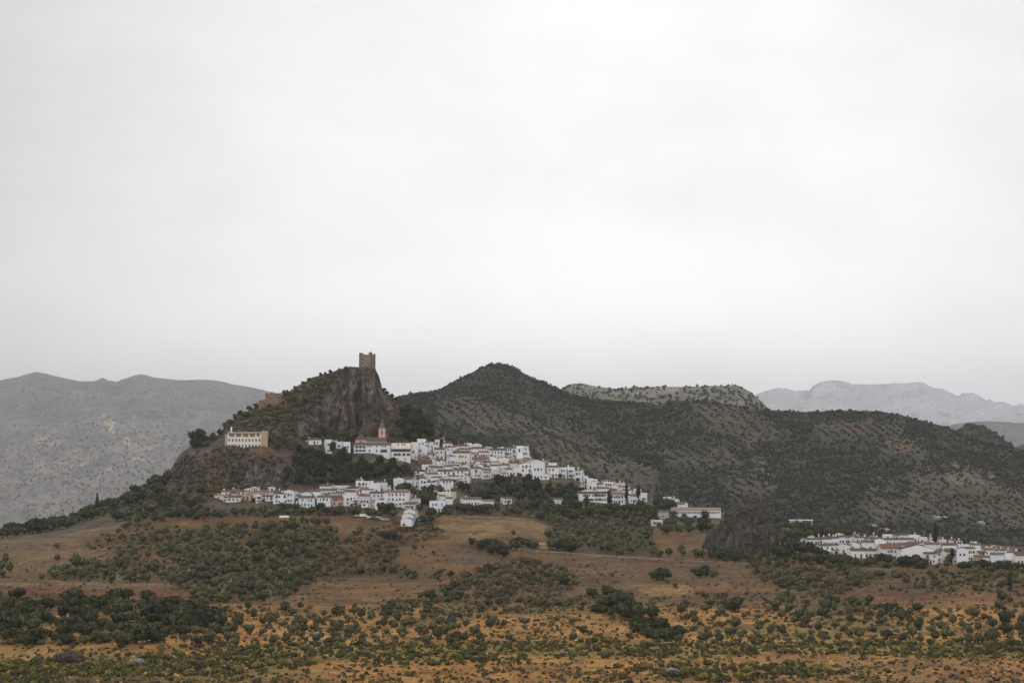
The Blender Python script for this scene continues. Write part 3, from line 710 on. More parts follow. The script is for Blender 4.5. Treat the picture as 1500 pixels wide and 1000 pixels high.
# wooded cliffs
grow('pine_tree', [(428,672),(445,662),(500,672),(515,678),(575,680),(595,690),(606,690),(606,702),(575,703),(545,704),(500,710),(440,716),(420,706)], 8, 5.5, 4.5, 7.5, 'wooded cliff below the church', prob=.93)
grow('pine_tree', [(668,710),(686,712),(716,712),(722,704),(745,702),(765,710),(800,714),(852,716),(858,722),(845,738),(800,738),(740,732),(716,737),(690,730),(668,720)], 8, 5.2, 4, 7, 'wooded cliff between the terraces', prob=.92)
grow('oak_tree', [(840,744),(900,746),(950,744),(975,742),(985,755),(960,760),(880,752),(840,748)], 9.5, 5.5, 5, 8, 'wood below the eastern houses', prob=.93)
grow('oak_tree', [(945,728),(985,722),(1060,735),(1070,742),(1000,736)], 10, 5, 4, 7, 'trees around the white building on the knoll', prob=.9)
grow('shrub', [(428,600),(436,588),(470,560),(505,541),(455,575),(436,620)], 8, 6, 2.5, 4, 'castle rock', prob=.7)
# castle hill scrub
CH = [(285,650),(330,622),(388,592),(432,572),(470,556),(500,546),(500,556),(484,574),(464,592),(444,604),(436,622),(436,652),(392,655),(388,640),(330,632),(310,650)]
grow('shrub', CH + [], 6.5, 4.6, 2.4, 5.0, 'upper slope of the castle hill', prob=.85)
grow('dry_shrub', CH, 8, 5.5, 2.4, 4.6, 'upper slope of the castle hill', prob=.8, seed=31)
grow('oak_tree', CH, 17, 10, 3.5, 6, 'upper slope of the castle hill', seed=2, prob=.8)
grow('shrub', [(556,590),(580,584),(612,606),(640,630),(640,648),(560,640),(548,620)], 9, 6, 2.6, 4.6, 'slope right of the castle rock', prob=.8)
grow('pine_tree', [(590,608),(612,604),(628,622),(632,646),(590,646),(580,625)], 9, 6.5, 7, 10, 'dark copse right of the castle rock')
grow('oak_tree', [(436,640),(470,632),(540,640),(548,646),(500,650),(440,648)], 9, 5, 4.5, 7, 'trees at the foot of the castle rock')
grow('oak_tree', [(560,640),(640,638),(700,650),(770,664),(700,656),(600,648)], 10, 4, 4, 6.5, 'trees above the top row of houses', prob=.85)
grow('shrub', [(165,738),(200,722),(240,704),(260,680),(300,700),(420,722),(400,735),(320,730),(260,742),(220,752)], 10, 6, 2.6, 4.6, 'foot of the crag', prob=.75)
grow('oak_tree', [(150,742),(200,724),(262,716),(305,722),(306,738),(300,748),(250,752),(190,760),(140,759)], 12, 6.5, 4.5, 7.5, 'foot of the crag', prob=.8, seed=2)
grow('shrub', [(250,690),(270,662),(330,655),(420,660),(432,690),(425,714),(330,716)], 19, 12, 1.8, 3.6, 'rocky crag', prob=.7)
grow('shrub', [(252,690),(270,664),(330,656),(350,662),(345,716),(300,722),(250,716)], 8, 5.5, 1.8, 4.0, 'rocky crag', prob=.8, seed=33)
grow('dry_shrub', [(252,690),(270,664),(330,656),(420,660),(425,672),(345,690),(345,716),(300,722),(250,716)], 9, 6, 1.8, 4.2, 'rocky crag', prob=.8, seed=34)
grow('dry_shrub', [(560,592),(580,586),(612,606),(640,640),(560,640)], 9, 6, 2.4, 4.4, 'slope right of the castle rock', prob=.8, seed=35)
grow('oak_tree', [(388,642),(420,640),(434,656),(425,664),(396,658)], 9, 6, 4, 6, 'beside the long white building')
grow('pine_tree', [(775,737),(860,737),(862,752),(780,750)], 9, 5.5, 4.5, 7, 'wood below the eastern houses', prob=.9)
grow('oak_tree', [(950,756),(1060,757),(1055,768),(975,772),(950,768)], 9, 5, 3.5, 5.5, 'trees below the white building on the knoll', prob=.9)
grow('oak_tree', [(610,692),(640,684),(700,684),(850,694),(852,706),(700,704),(640,716),(612,716)], 17, 8, 2.4, 4.0, 'village foot', prob=.6, seed=81)
grow('oak_tree', [(636,664),(760,672),(800,686),(700,684),(640,680)], 22, 8, 2.2, 3.6, 'village foot', prob=.5, seed=82)
grow('oak_tree', [(330,728),(600,732),(600,746),(340,738)], 20, 7, 2.4, 4.0, 'village foot', prob=.5, seed=83)
grow('oak_tree', [(1180,800),(1500,806),(1500,824),(1180,812)], 20, 8, 2.4, 4.2, 'trees behind the lower village', prob=.5, seed=84)
# skyline trees on the left
xs_sky = np.arange(-10, 250, 7.5)
for k, a in enumerate(xs_sky):
    cy = float(np.interp(a, [c[0] for c in CREST], [c[1] for c in CREST]))
    for j in (0, 1):
        single('oak_tree', float(a + random.uniform(-3, 3)), cy + 3 + j * 5.5 + random.uniform(0, 2), random.uniform(5.5, 10), 'dark tree line on the left skyline')
for a, s in ((305,5),(312,6),(322,5.5),(330,5),(338,5.5),(346,5),(352,6),(366,5),(374,4.5),(420,3.5),(432,3),(444,3.5),(452,3.5),(470,3.5),(476,3),(484,3.5),(497,3),(506,3),(562,3.5),(567,4),(574,4.5),(581,4.5),(587,4)):
    cy = float(np.interp(a, [c[0] for c in CREST], [c[1] for c in CREST])); single('oak_tree', a, cy + 2, s, 'castle hill skyline')
for a, b, s in ((289,654,13),(287,645,11),(291,640,9),(284,655,9),(302,654,7),(144,748,7),(165,742,8),(208,722,6)): single('oak_tree', a, b, s, 'crag shoulder')
for a, b, s in ((142,752,7),(511,664,8),(487,668,9),(892,745,9),(918,742,10),(935,738,8),(1371,802,9),(1394,826,7),(681,679,5),(798,697,5),(1480,873,7)): single('cypress_tree', a, b, s, 'village')
# low yellow-green and brown growth in the front
GC = [[(330,946),(560,944),(700,942),(900,938),(1060,940),(1250,938),(1400,945),(1510,940),(1510,966),(1300,962),(1160,958),(1000,965),(800,962),(560,958),(420,965),(200,975),(210,960)],
      [(100,975),(300,962),(470,972),(330,990),(100,992)],[(900,975),(1060,972),(1160,972),(1250,990),(1040,1000),(900,985)],[(470,958),(760,962),(800,972),(560,975)],[(-20,975),(120,960),(100,1010),(-20,1010)]]
for k, g in enumerate(GC): grow('lime_shrub', g, 8, 4.2, 1.6, 3.4, 'green strip in the front', seed=k, clump=.035, prob=.75)
for k, g in enumerate(GC): grow('shrub', g, 18, 9, 1.5, 3.0, 'green strip in the front', seed=k + 20, prob=.8)
grow('shrub', [(-20,965),(500,975),(1000,985),(1520,970),(1520,1012),(-20,1012)], 26, 12, 1.2, 2.6, 'front edge of the grass', prob=.7)
grow('dry_shrub', [(80,950),(190,945),(200,975),(90,975)], 12, 7, 1.6, 3.0, 'around the brown boulder', prob=.8)

for k, g in enumerate(VEGZ): grow('shrub', g, 11, 6, 1.4, 3.0, 'orange grass' if g[0][1] > 868 else 'scrub below the lower village' if g[0][0] > 1000 else 'dry slope', seed=40 + k, prob=.75, clump=.03)
grow('shrub', [(300,888),(980,892),(1510,890),(1510,945),(300,948)], 13, 7, 1.0, 2.4, 'orange grass', seed=61, prob=.45, clump=.05)
grow('dry_shrub', [(300,888),(980,892),(1510,890),(1510,945),(300,948)], 17, 9, 1.2, 2.8, 'orange grass', seed=62, prob=.4, clump=.05)
grow('shrub', [(1052,800),(1060,770),(1075,750),(1100,742),(1125,750),(1140,775),(1142,800)], 15, 10, 1.5, 3, 'foot of the crag', seed=70, prob=0)
# ---- individuals and the remainder
BAND_X = [(0,130,'at the far left'),(130,260,'below the scrubby knoll'),(260,390,'below the crag building'),(390,500,'below the village\'s left end'),
 (500,590,'below the castle tower'),(590,680,'below the white garages'),(680,800,'below the stubble field'),(800,930,'below the olive grove'),(930,1040,'below the knoll building'),
 (1040,1150,'below the rock outcrop'),(1150,1280,'below lower village\'s left'),(1280,1400,'below lower village\'s middle'),(1400,1501,'below lower village\'s right')]
ORD = ['leftmost','second from left','third from left','fourth from left','fifth from left','sixth from left','seventh from left','eighth from left','ninth from left','tenth from left','eleventh from left','twelfth from left']
LINE = ['nearest row','second row','third row','fourth row','fifth row','sixth row','seventh row','eighth row','ninth row','tenth row','eleventh row','twelfth row','thirteenth row','fourteenth row','fifteenth row'] + ['%dth row' % k for k in range(16, 60)]
WORDS = {'olive_tree': ('olive tree', 'grey'), 'oak_tree': ('tree', 'dark green'), 'pine_tree': ('pine', 'dark'), 'cypress_tree': ('cypress', 'slim dark'), 'shrub': ('shrub', 'green'), 'dry_shrub': ('shrub', 'brown'), 'lime_shrub': ('shrub', 'yellow-green')}
def labels(items, head, chunk=9):
    """items: (obj, px, py, area). rows by nearness inside an area, then left to right"""
    by = {}
    for it in items: by.setdefault(it[3], []).append(it)
    for area in list(by):
        L = sorted(by[area], key=lambda t: t[1])
        if len(L) > 40:
            k = 2 if len(L) <= 64 else 3; c = (len(L) + k - 1) // k; del by[area]
            for q, nm in enumerate(('left half', 'right half') if k == 2 else ('left third', 'middle third', 'right third')): by[nm + ', ' + area] = L[q * c:(q + 1) * c]
    for area, L in by.items():
        L.sort(key=lambda t: -t[2]); n = (len(L) + chunk - 1) // chunk; n = max(n, 1)
        per = (len(L) + n - 1) // n
        for k in range(n):
            C_ = sorted(L[k * per:(k + 1) * per], key=lambda t: t[1])
            for j, (o, px, py, ar) in enumerate(C_):
                od = ORD[j] if len(C_) > 1 else 'the only one'
                if len(C_) > 1 and j == len(C_) - 1: od = 'rightmost'
                o['label'] = head(o) + ', ' + od + (f' {LINE[k]}' if n > 1 else '') + ', ' + area
LIM = {'olive_tree': 300, 'oak_tree': 300, 'pine_tree': 120, 'cypress_tree': 40, 'shrub': 275, 'dry_shrub': 200, 'lime_shrub': 200}
SHORT = {'dark wood below the red-brown field':'in the dark wood','olive grove on the slope':'in the slope olive grove','scrubby knoll by the pale brown field':'on the scrubby knoll','edge of the pale brown field':'beside the pale brown field',
 'brown thicket below the white garages':'in the brown thicket','scrub band below the brown thicket':'under the brown thicket','grey-green scrub in the middle of the dry slope':'on the mid-slope scrub patch','dry slope':'on the open dry slope',
 'dark thicket running down the middle':'in the dark diagonal thicket','scrub line above the orange grass':'on the scrub line','orange grass':'','green thicket on the right of the slope':'in the round green thicket',
 'scrub below the lower village':'below the lower village','tree belt in front of the lower village':'before the lower village','trees between the outcrop and the lower village':'right of the rock outcrop','trees behind the lower village':'by the lower village',
 'road edge below the pale field':'along the walled road','grey-green olive grove':'in the dense olive grove','wood above the olive grove':'above the dense olive grove','trees below the white building on the knoll':'under the knoll building',
 'tree line along the foot of the village':'before the lower street','trees below the village':'below the middle village','village foot':'among the lower houses','trees between the lower street and the terraces':'behind the lower street',
 'wooded cliff below the church':'on the cliff under the church','wooded cliff between the terraces':'on the cliff under the terraces','wood below the eastern houses':'under the eastern houses','trees around the white building on the knoll':'behind the knoll building',
 'castle rock':'on the castle rock','upper slope of the castle hill':'on the castle hill','slope right of the castle rock':'right of the castle rock','dark copse right of the castle rock':'in the dark copse','trees at the foot of the castle rock':'under the castle rock',
 'trees above the top row of houses':'above the top houses','foot of the crag':'at the crag foot','rocky crag':'on the crag face','beside the long white building':'beside the crag building','dark tree line on the left skyline':'on the left skyline',
 'castle hill skyline':'on the castle hill skyline','crag shoulder':'on the crag shoulder','village':'among the houses','green strip in the front':'','front edge of the grass':'','around the brown boulder':'around the brown boulder'}
byk = {}
for s in SPOTS: byk.setdefault(s[0], []).append(s)
n_ind = {}
for kn, L in byk.items():
    L.sort(key=lambda s: -s[2] / s[1].y)
    ind, rest = L[:LIM[kn]], L[LIM[kn]:]
    n_ind[kn] = (len(ind), len(rest))
    cat, colr = WORDS[kn]; items = []
    med_ = sorted(s[2] for s in ind)[len(ind) // 2]
    for k, (_, p, size, px, py, area) in enumerate(ind):
        cm, tm = PROTO[kn][k % NVAR]
        tall = random.uniform(.85, 1.2) * (1.2 if area == 'crag shoulder' and size > 10 else 1); rz = random.uniform(0, 6.28)
        if tm is not None:
            o = link(kn, None, loc=(p.x, p.y, p.z - .1), rz=rz); o.empty_display_size = .5
            o.scale = (size, size, size * tall)
            link('crown', cm, o); link('trunk', tm, o)
        else:
            o = link(kn, cm, loc=(p.x, p.y, p.z - .15), rz=rz); o.scale = (size, size, size * tall)
        tag(o, None, cat)
        ar = SHORT[area]
        if not ar:
            q = min(max(px, 0), 1500)
            ar = next(t for a, b, t in BAND_X if a <= q <= b)
            ar = ('in front ' if area != 'orange grass' else 'in grass ') + ar
        o['group'] = f'{cat}s {ar}'
        o['_h'] = ('large ' if size > med_ * 1.25 else 'small ' if size < med_ * .8 else '') + colr + ' ' + cat
        items.append((o, px, py, ar))
    # the size word must not break the counting, so rows count every plant of the kind in the area
    labels(items, lambda o: o['_h'])
    for it in items: del it[0]['_h']
    if rest:
        nm = {'olive_tree': 'olive_grove', 'oak_tree': 'woodland', 'pine_tree': 'pine_wood', 'shrub': 'scrub', 'dry_shrub': 'dry_scrub', 'lime_shrub': 'green_undergrowth', 'cypress_tree': 'cypress_wood'}[kn]
        mass(nm, kn, [(s[1].x, s[1].y, s[1].z - .15) for s in rest], [s[2] for s in rest], f'{colr} {cat}s too many to count on the slopes and among the houses')
print('plants', n_ind)

# tufts over the dry land
def tufts(name, lite, n, ymin, ymax, s0, s1, seed, label, thr=-.1):
    r = np.random.default_rng(seed); pts, sz = [], []
    for _ in range(n):
        a = r.uniform(-10, 1510); b = ymin + (ymax - ymin) * r.random() ** .8
        if fbm(np.array([a * .012, b * .03, seed]), 1, 3) < thr + r.uniform(-.15, .15): continue
        p = hit(a, b)
        if p is None or p.y > 1350: continue
        pts.append((p.x, p.y, p.z - .08)); sz.append(r.uniform(s0, s1))
    return mass(name, lite, pts, sz, label)
tufts('dry_grass', 'dry_tuft', 6500, 800, 1010, .5, 2.0, 3, 'brown weeds scattered over the dry slopes')
tufts('weeds', 'tuft', 6500, 885, 1010, .5, 1.9, 4, 'yellow-green weeds scattered over the front grass', thr=0)

tufts('golden_grass', 'gold_tuft', 7000, 885, 1010, .4, 1.5, 9, 'golden dry grass tufts over the slopes', thr=0)
# woods and orchards on the hills behind
def hillwood(V, F, step, sizes, name, lite, seed, reg, ymax=None, label=None, ppx=(400, 1560)):
    """jittered planting over a hillside; reg(px,py,P) gives the chance and the size factor"""
    r = np.random.default_rng(seed); tri = V[F]; cen = tri.mean(1); e1 = tri[:, 2] - tri[:, 0]; e2 = tri[:, 3] - tri[:, 1]
    nrm = np.cross(e1, e2); area = np.abs(nrm[:, 2]) * .5
    px, py = pix(cen); vis = ((nrm * (cen - [0, 0, EYE])).sum(1) * np.sign(nrm[:, 2]) < 0) & (px > ppx[0]) & (px < ppx[1])
    if ymax is not None: vis &= py < ymax(px)
    n = r.poisson(area / step ** 2 * vis); i = np.repeat(np.arange(len(F)), n)
    a, b = r.random((2, len(i), 1)); q = tri[i]
    P = (q[:, 0] * (1 - a) + q[:, 1] * a) * (1 - b) + (q[:, 3] * (1 - a) + q[:, 2] * a) * b
    x, y = pix(P); pr, sf = reg(x, y, P); k = r.random(len(P)) < pr; P = P[k]; sf = sf[k]
    print(name, len(P))
    return mass(name, lite, P - [0, 0, .3], r.uniform(*sizes, len(P)) * sf, label, rnd=.28)
near_y = lambda px: np.interp(px, [c[0] for c in CREST], [c[1] for c in CREST]) + 14
def reg1(x, y, P):
    o = softmask(ORCH, x, y, 10, .05) > .4
    bright = softmask([[(1372,697),(1412,688),(1468,714),(1440,724),(1385,722)]], x, y, 3) > .5
    n = fbm(P, .012, 3); m = fbm(P, .03, 3)
    row = ((P[:, 0] + .25 * P[:, 1] + 6 * fbm(P, .006, 2)) / 9.5) % 1.0
    pr = np.where(o, np.where(row < .42, .75, .04), np.where(n > .22, .55, .95)) * np.where(bright, .35, 1) * (m > -.42)
    return pr, np.where(o, .95, np.where(m > .1, 1.15, .9))
hillwood(HV, HF, 3.3, (1.9, 3.9), 'woodland', 'far_tree', 11, reg1, near_y, 'dark scrub and olive groves covering the hills behind the village')
def reg2(x, y, P): n = fbm(P, .02, 3); return np.where(n > .05, .8, .35), np.ones(len(P))
hillwood(BRV, BRF, 10, (4, 7.5), 'woodland', 'far_tree', 12, reg2, lambda px: 600 + 0 * px, 'bushes dotted over the pale rocky ridge', ppx=(820, 1140))
def reg3(x, y, P):
    n = fbm(P, .0016, 4); lo = smooth(y, 600, 660)
    top = np.interp(x, [-20, 0, 55, 100, 138, 160, 200, 240, 340, 400, 450, 520], [562, 559, 547, 558, 560, 558, 550, 556, 562, 576, 590, 612])
    return np.clip(.35 + .6 * lo + n * .8, 0, 1) * np.where(n < -.18, .25, 1) * (y > top + 7), .9 + .1 * lo
hillwood(LMV, LMF, 38, (10, 19), 'woodland', 'far_tree', 14, reg3, None, 'scrub and groves speckling the distant mountain on the left', ppx=(-20, 480))
hillwood(KV, KF, 6, (4, 7), 'woodland', 'far_tree', 13, lambda x, y, P: (np.full(len(P), .85), np.ones(len(P))), None, 'dark scrub on the small hill at the right', ppx=(1380, 1520))
# ------------------------------------------------------------------ buildings
def wallmat(name, col, stain=.14):
    m, nt, b = newmat(name)
    v = coord(nt, (1, 1, .35))
    c = ramp(nt, noise(nt, v, .7, 5, .65), [(.3, tuple(x * (1 - stain * 1.6) for x in col)), (.52, col), (.8, tuple(min(.85, x * 1.05) for x in col))])
    oi = nt.nodes.new('ShaderNodeObjectInfo')
    c = mul(nt, c, ramp(nt, oi.outputs['Random'], [(0, (.86, .86, .87)), (1, 1.0)]))
    nt.links.new(c, b.inputs['Base Color']); b.inputs['Roughness'].default_value = .8
    return m
def tilemat(name, col):
    m, nt, b = newmat(name)
    v = coord(nt, (1, 1, 1), 'obj')
    wv = N(nt, 'ShaderNodeTexWave', Scale=1.6, Distortion=.6); nt.links.new(v, wv.inputs['Vector'])
    rgb = nt.nodes.new('ShaderNodeRGB'); rgb.outputs[0].default_value = (*col, 1)
    c = mul(nt, rgb.outputs[0], ramp(nt, noise(nt, v, 1.1, 5, .7), [(.3, .62), (.5, 1.0), (.7, 1.35)]))
    oi = nt.nodes.new('ShaderNodeObjectInfo')
    c = mul(nt, c, ramp(nt, oi.outputs['Random'], [(0, (.75, .74, .74)), (1, (1.2, 1.18, 1.15))]))
    nt.links.new(c, b.inputs['Base Color'])
    bp = N(nt, 'ShaderNodeBump', Strength=.7, Distance=.1); nt.links.new(wv.outputs['Fac'], bp.inputs['Height']); nt.links.new(bp.outputs[0], b.inputs['Normal'])
    return m
MW = {'w': wallmat('whitewash', (.83, .83, .83), .08), 'b': wallmat('cool_whitewash', (.76, .79, .84), .08), 'c': wallmat('cream_plaster', (.81, .77, .67)),
      'p': wallmat('pink_plaster', (.66, .45, .38)), 't': wallmat('tan_plaster', (.50, .38, .26)), 'd': wallmat('grey_render', (.42, .40, .38)),
      'y': wallmat('weathered_plaster', (.74, .72, .68), .2)}
MT = {'n': tilemat('brown_tiles', (.150, .108, .084)), 'r': tilemat('red_tiles', (.19, .115, .086)), 'g': tilemat('grey_brown_tiles', (.125, .108, .092)), 'o': tilemat('pale_tiles', (.27, .20, .145))}
mg, ntg, bg_ = newmat('window_glass'); bg_.inputs['Base Color'].default_value = (.035, .038, .045, 1); bg_.inputs['Roughness'].default_value = .25; bg_.inputs['Specular IOR Level'].default_value = .5
mgb, _, bgb = newmat('blue_shutters'); bgb.inputs['Base Color'].default_value = (.08, .14, .24, 1)
mdoor, _, bdo = newmat('door_wood'); bdo.inputs['Base Color'].default_value = (.09, .05, .03, 1)
mfr, _, bfr = newmat('window_surround'); bfr.inputs['Base Color'].default_value = (.55, .54, .52, 1)

class MB:
    def __init__(s): s.V = []; s.F = []; s.M = []
    def poly(s, pts, m=0):
        o = len(s.V); s.V += [tuple(p) for p in pts]; s.F.append(tuple(range(o, o + len(pts)))); s.M.append(m); return s
    def box(s, x0, x1, y0, y1, z0, z1, m=0):
        o = len(s.V); s.V += [(x, y, z) for z in (z0, z1) for y in (y0, y1) for x in (x0, x1)]
        for f in ((0, 2, 3, 1), (4, 5, 7, 6), (0, 1, 5, 4), (2, 6, 7, 3), (0, 4, 6, 2), (1, 3, 7, 5)): s.F.append(tuple(o + i for i in f)); s.M.append(m)
        return s
    def prism(s, prof, y0, y1, m=0, axis='y'):
        """closed profile (x,z) swept from y0 to y1"""
        o = len(s.V); n = len(prof)
        for y in (y0, y1): s.V += [((x, y, z) if axis == 'y' else (y, x, z)) for x, z in prof]
        s.F.append(tuple(o + i for i in range(n))[::-1]); s.F.append(tuple(o + n + i for i in range(n))); s.M += [m, m]
        for i in range(n): j = (i + 1) % n; s.F.append((o + i, o + j, o + n + j, o + n + i)); s.M.append(m)
        return s
    def cyl(s, x, y, z0, z1, r0, r1, n=10, m=0):
        o = len(s.V)
        for z, r in ((z0, r0), (z1, r1)): s.V += [(x + r * math.cos(2 * math.pi * k / n), y + r * math.sin(2 * math.pi * k / n), z) for k in range(n)]
        for k in range(n): j = (k + 1) % n; s.F.append((o + k, o + j, o + n + j, o + n + k)); s.M.append(m)
        s.F.append(tuple(o + k for k in range(n))[::-1]); s.F.append(tuple(o + n + k for k in range(n))); s.M += [m, m]
        return s
    def build(s, name, mats, parent=None, loc=None, rz=0):
        import bmesh
        me = bpy.data.meshes.new(name); me.from_pydata(s.V, [], s.F)
        for m in (mats if isinstance(mats, (list, tuple)) else [mats]): me.materials.append(m)
        me.polygons.foreach_set('material_index', s.M)
        bm = bmesh.new(); bm.from_mesh(me); bmesh.ops.recalc_face_normals(bm, faces=bm.faces[:]); bm.to_mesh(me); bm.free()
        return link(name, me, parent, loc, rz)
WM = {}
def window_mesh(w, h, kind):
    k = (round(w, 1), round(h, 1), kind)
    if k not in WM:
        b = MB(); w, h = k[0], k[1]
        b.box(-w / 2 - .1, w / 2 + .1, -.06, .02, -.12, 0, 1).box(-w / 2 - .1, w / 2 + .1, -.05, .02, h, h + .1, 1)
        b.box(-w / 2, w / 2, -.04, .02, 0, h, 0)
        if kind == 'v': b.box(-w / 2 - .25, w / 2 + .25, -.5, -.062, -.16, -.04, 1).box(-w / 2 - .25, w / 2 + .25, -.5, -.44, -.04, .8, 0)
        o = b.build('window', [mg if kind != 'l' else mgb, mfr]); WM[k] = o.data; bpy.data.objects.remove(o)
    return WM[k]
HOUSES = []
def scale_at(p): return p.y / FPX
def place(xc, yb):
    p = hit(xc, yb)
    if p is None: p = Vector(at(xc, yb, 1450.0))
    return p
def windows(root, W_, y, rows, cols, h, r, z0=.9, face=0, ww=1.0, wh=1.35, kind='', margin=.12, door=True):
    fl = h / rows
    for q in range(rows):
        z = q * fl + min(z0, fl * .32)
        for c in range(cols):
            x = (-.5 + margin + (1 - 2 * margin) * ((c + .5) / cols)) * W_ + r.uniform(-.08, .08) * W_ / cols
            if q == 0 and door and c == int(cols * .6) and r.random() < .6:
                o = MB().box(-.55, .55, -.04, .02, -.3, 2.0).build('door', mdoor, root, (x, y, .3) if not face else None)
                if face: o.location = (y, x, .3); o.rotation_euler.z = math.pi / 2 * face
                continue
            if r.random() < .1: continue
            k = kind or ('v' if (q and r.random() < .2) else '')
            o = link('window', window_mesh(ww * r.choice([.8, 1, 1, 1.25]), min(wh * r.choice([.8, 1, 1, 1.2]), fl * .6), k), root)
            o.location = (x, y, z) if not face else (y, x, z)
            if face: o.rotation_euler.z = math.pi / 2 * face
def house(x0, x1, yt, yb, rf='g', cols=3, rows=2, tint='w', tile='n', yaw=None, dp=None, area='', kind='', pitch=.27, wmat=None, sink=0, name='house', extra=None, door=True):
    r = random.Random(int(x0 * 31 + yb * 7)); xc = (x0 + x1) / 2
    p = place(xc, yb + sink); s = scale_at(p)
    yaw = r.uniform(-.42, .42) if yaw is None else yaw
    full = (x1 - x0) * s; dp = dp or min(max(full * .75, 5.5), 9)
    W_ = max(3.2, (full - dp * abs(math.sin(yaw))) / math.cos(yaw)); h = max(2.6, (yb + sink - yt) * s)
    if rf in 'eE': h = max(2.4, h)
    root = link(name, None, loc=(p.x, p.y + dp * .5 * math.cos(yaw), p.z), rz=yaw); root.empty_display_size = 2
    a, b = W_ / 2, dp / 2; ov = .35; mw = wmat or MW[tint]; mt = MT[tile]; wl = MB(); ro = MB(); lo = -7
    if rf == 'g':
        k = b * 2 * pitch * .5
        wl.prism([(-b, lo), (b, lo), (b, h), (0, h + k), (-b, h)], -a, a, axis='x')
        th = .22; e = ov
        for sg in (-1, 1):
            ro.prism([(sg * (b + e), h - e * pitch + .02), (0, h + k + .02), (0, h + k + th + .02), (sg * (b + e), h - e * pitch + th + .02)], -a - .15, a + .15, axis='x')
    elif rf == 'e':
        k = a * pitch
        wl.prism([(-a, lo), (a, lo), (a, h), (0, h + k), (-a, h)], -b, b)
        for sg in (-1, 1):
            ro.prism([(sg * (a + ov), h - ov * pitch + .02), (0, h + k + .02), (0, h + k + .22), (sg * (a + ov), h - ov * pitch + .22)], -b - .05, b + .15)
    elif rf in 'sS':
        k = 2 * b * pitch * .7
        wl.prism([(-b, lo), (b, lo), (b, h + k), (-b, h)], -a, a, axis='x')
        ro.prism([(-b - ov, h - ov * pitch * .7 + .02), (b + .2, h + k + .2 * pitch * .7 + .02), (b + .2, h + k + .25 + .2 * pitch * .7), (-b - ov, h - ov * pitch * .7 + .24)], -a - .12, a + .12, axis='x')
    elif rf == 'h':
        wl.box(-a, a, -b, b, lo, h); k = min(a, b) * pitch; e = ov; rl = max(a - b, 0); rb = max(b - a, 0)
        A = [(-a - e, -b - e, h), (a + e, -b - e, h), (a + e, b + e, h), (-a - e, b + e, h)]
        R = [(-rl, -rb, h + k + .15), (rl, -rb, h + k + .15), (rl, rb, h + k + .15), (-rl, rb, h + k + .15)]
        B_ = [(x, y, z + .12) for x, y, z in A]
        ro.poly(A[::-1])
        for i in range(4): j = (i + 1) % 4; ro.poly([A[i], A[j], B_[j], B_[i]]); ro.poly([B_[i], B_[j], R[j], R[i]])
        ro.poly(R)
    else:
        wl.box(-a, a, -b, b, lo, h); t = .25
        ro.box(-a + t, a - t, -b + t, b - t, h, h + .12)
    wo = wl.build('wall', mw, root)
    if rf != 'f': rfo = ro.build('roof', mt, root)
    else:
        rfo = ro.build('roof', MW['d'], root)
        pz = MB(); q = .7
        pz.box(-a, a, -b, -b + .2, h, h + q).box(-a, a, b - .2, b, h, h + q).box(-a, -a + .2, -b + .2, b - .2, h, h + q).box(a - .2, a, -b + .2, b - .2, h, h + q)
        pz.build('parapet', mw, root)
    if r.random() < .45:
        cx, cy = r.uniform(-.7, .7) * a, r.uniform(-.3, .5) * b
        MB().box(cx - .35, cx + .35, cy - .35, cy + .35, h - .2, h + 1.9).box(cx - .45, cx + .45, cy - .45, cy + .45, h + 1.9, h + 2.05).build('chimney', mw, rfo)
    if rows and cols: windows(root, W_, -b - .01, rows, cols, h, r, kind=kind, door=door)
    if rows and abs(yaw) > .15:
        fc = 1 if yaw < 0 else -1      # the side turned to the viewpoint
        xs = a + .01 if yaw < 0 else -a - .01
        if yaw < 0: windows(root, dp, xs, rows, 1 if dp < 7 else 2, h, r, face=1, door=False, margin=.2)
        else: windows(root, dp, xs, rows, 1 if dp < 7 else 2, h, r, face=-1, door=False, margin=.2)
    tn = {'w': 'white', 'b': 'bluish-white', 'c': 'cream', 'p': 'pink', 't': 'tan', 'd': 'grey', 'y': 'off-white'}[tint]
    rn = {'g': 'tiled', 'e': 'gabled', 'f': 'flat-roofed', 'h': 'hip-roofed', 's': 'lean-to', 'S': 'lean-to'}[rf]
    tag(root, None, name.replace('_', ' ')); root['_h'] = f'{tn} {rn} {name}'; root['group'] = 'white village houses, ' + area
    HOUSES.append((root, xc, yb, area)); return root, W_, dp, h
A1, A2, A3, A4, A5, A6 = 'in the long lower street', 'on the middle terraces', 'along the village top', 'in the eastern group', 'around the knoll', 'in the separate lower village'
def H(area, L):
    for t in L:
        x0, x1, yt, yb, rf, c, rw, ti, tl = t[:9]; k = t[9] if len(t) > 9 else {}
        house(x0, x1, yt, yb, rf, c, rw, ti, tl, area=area, **k)
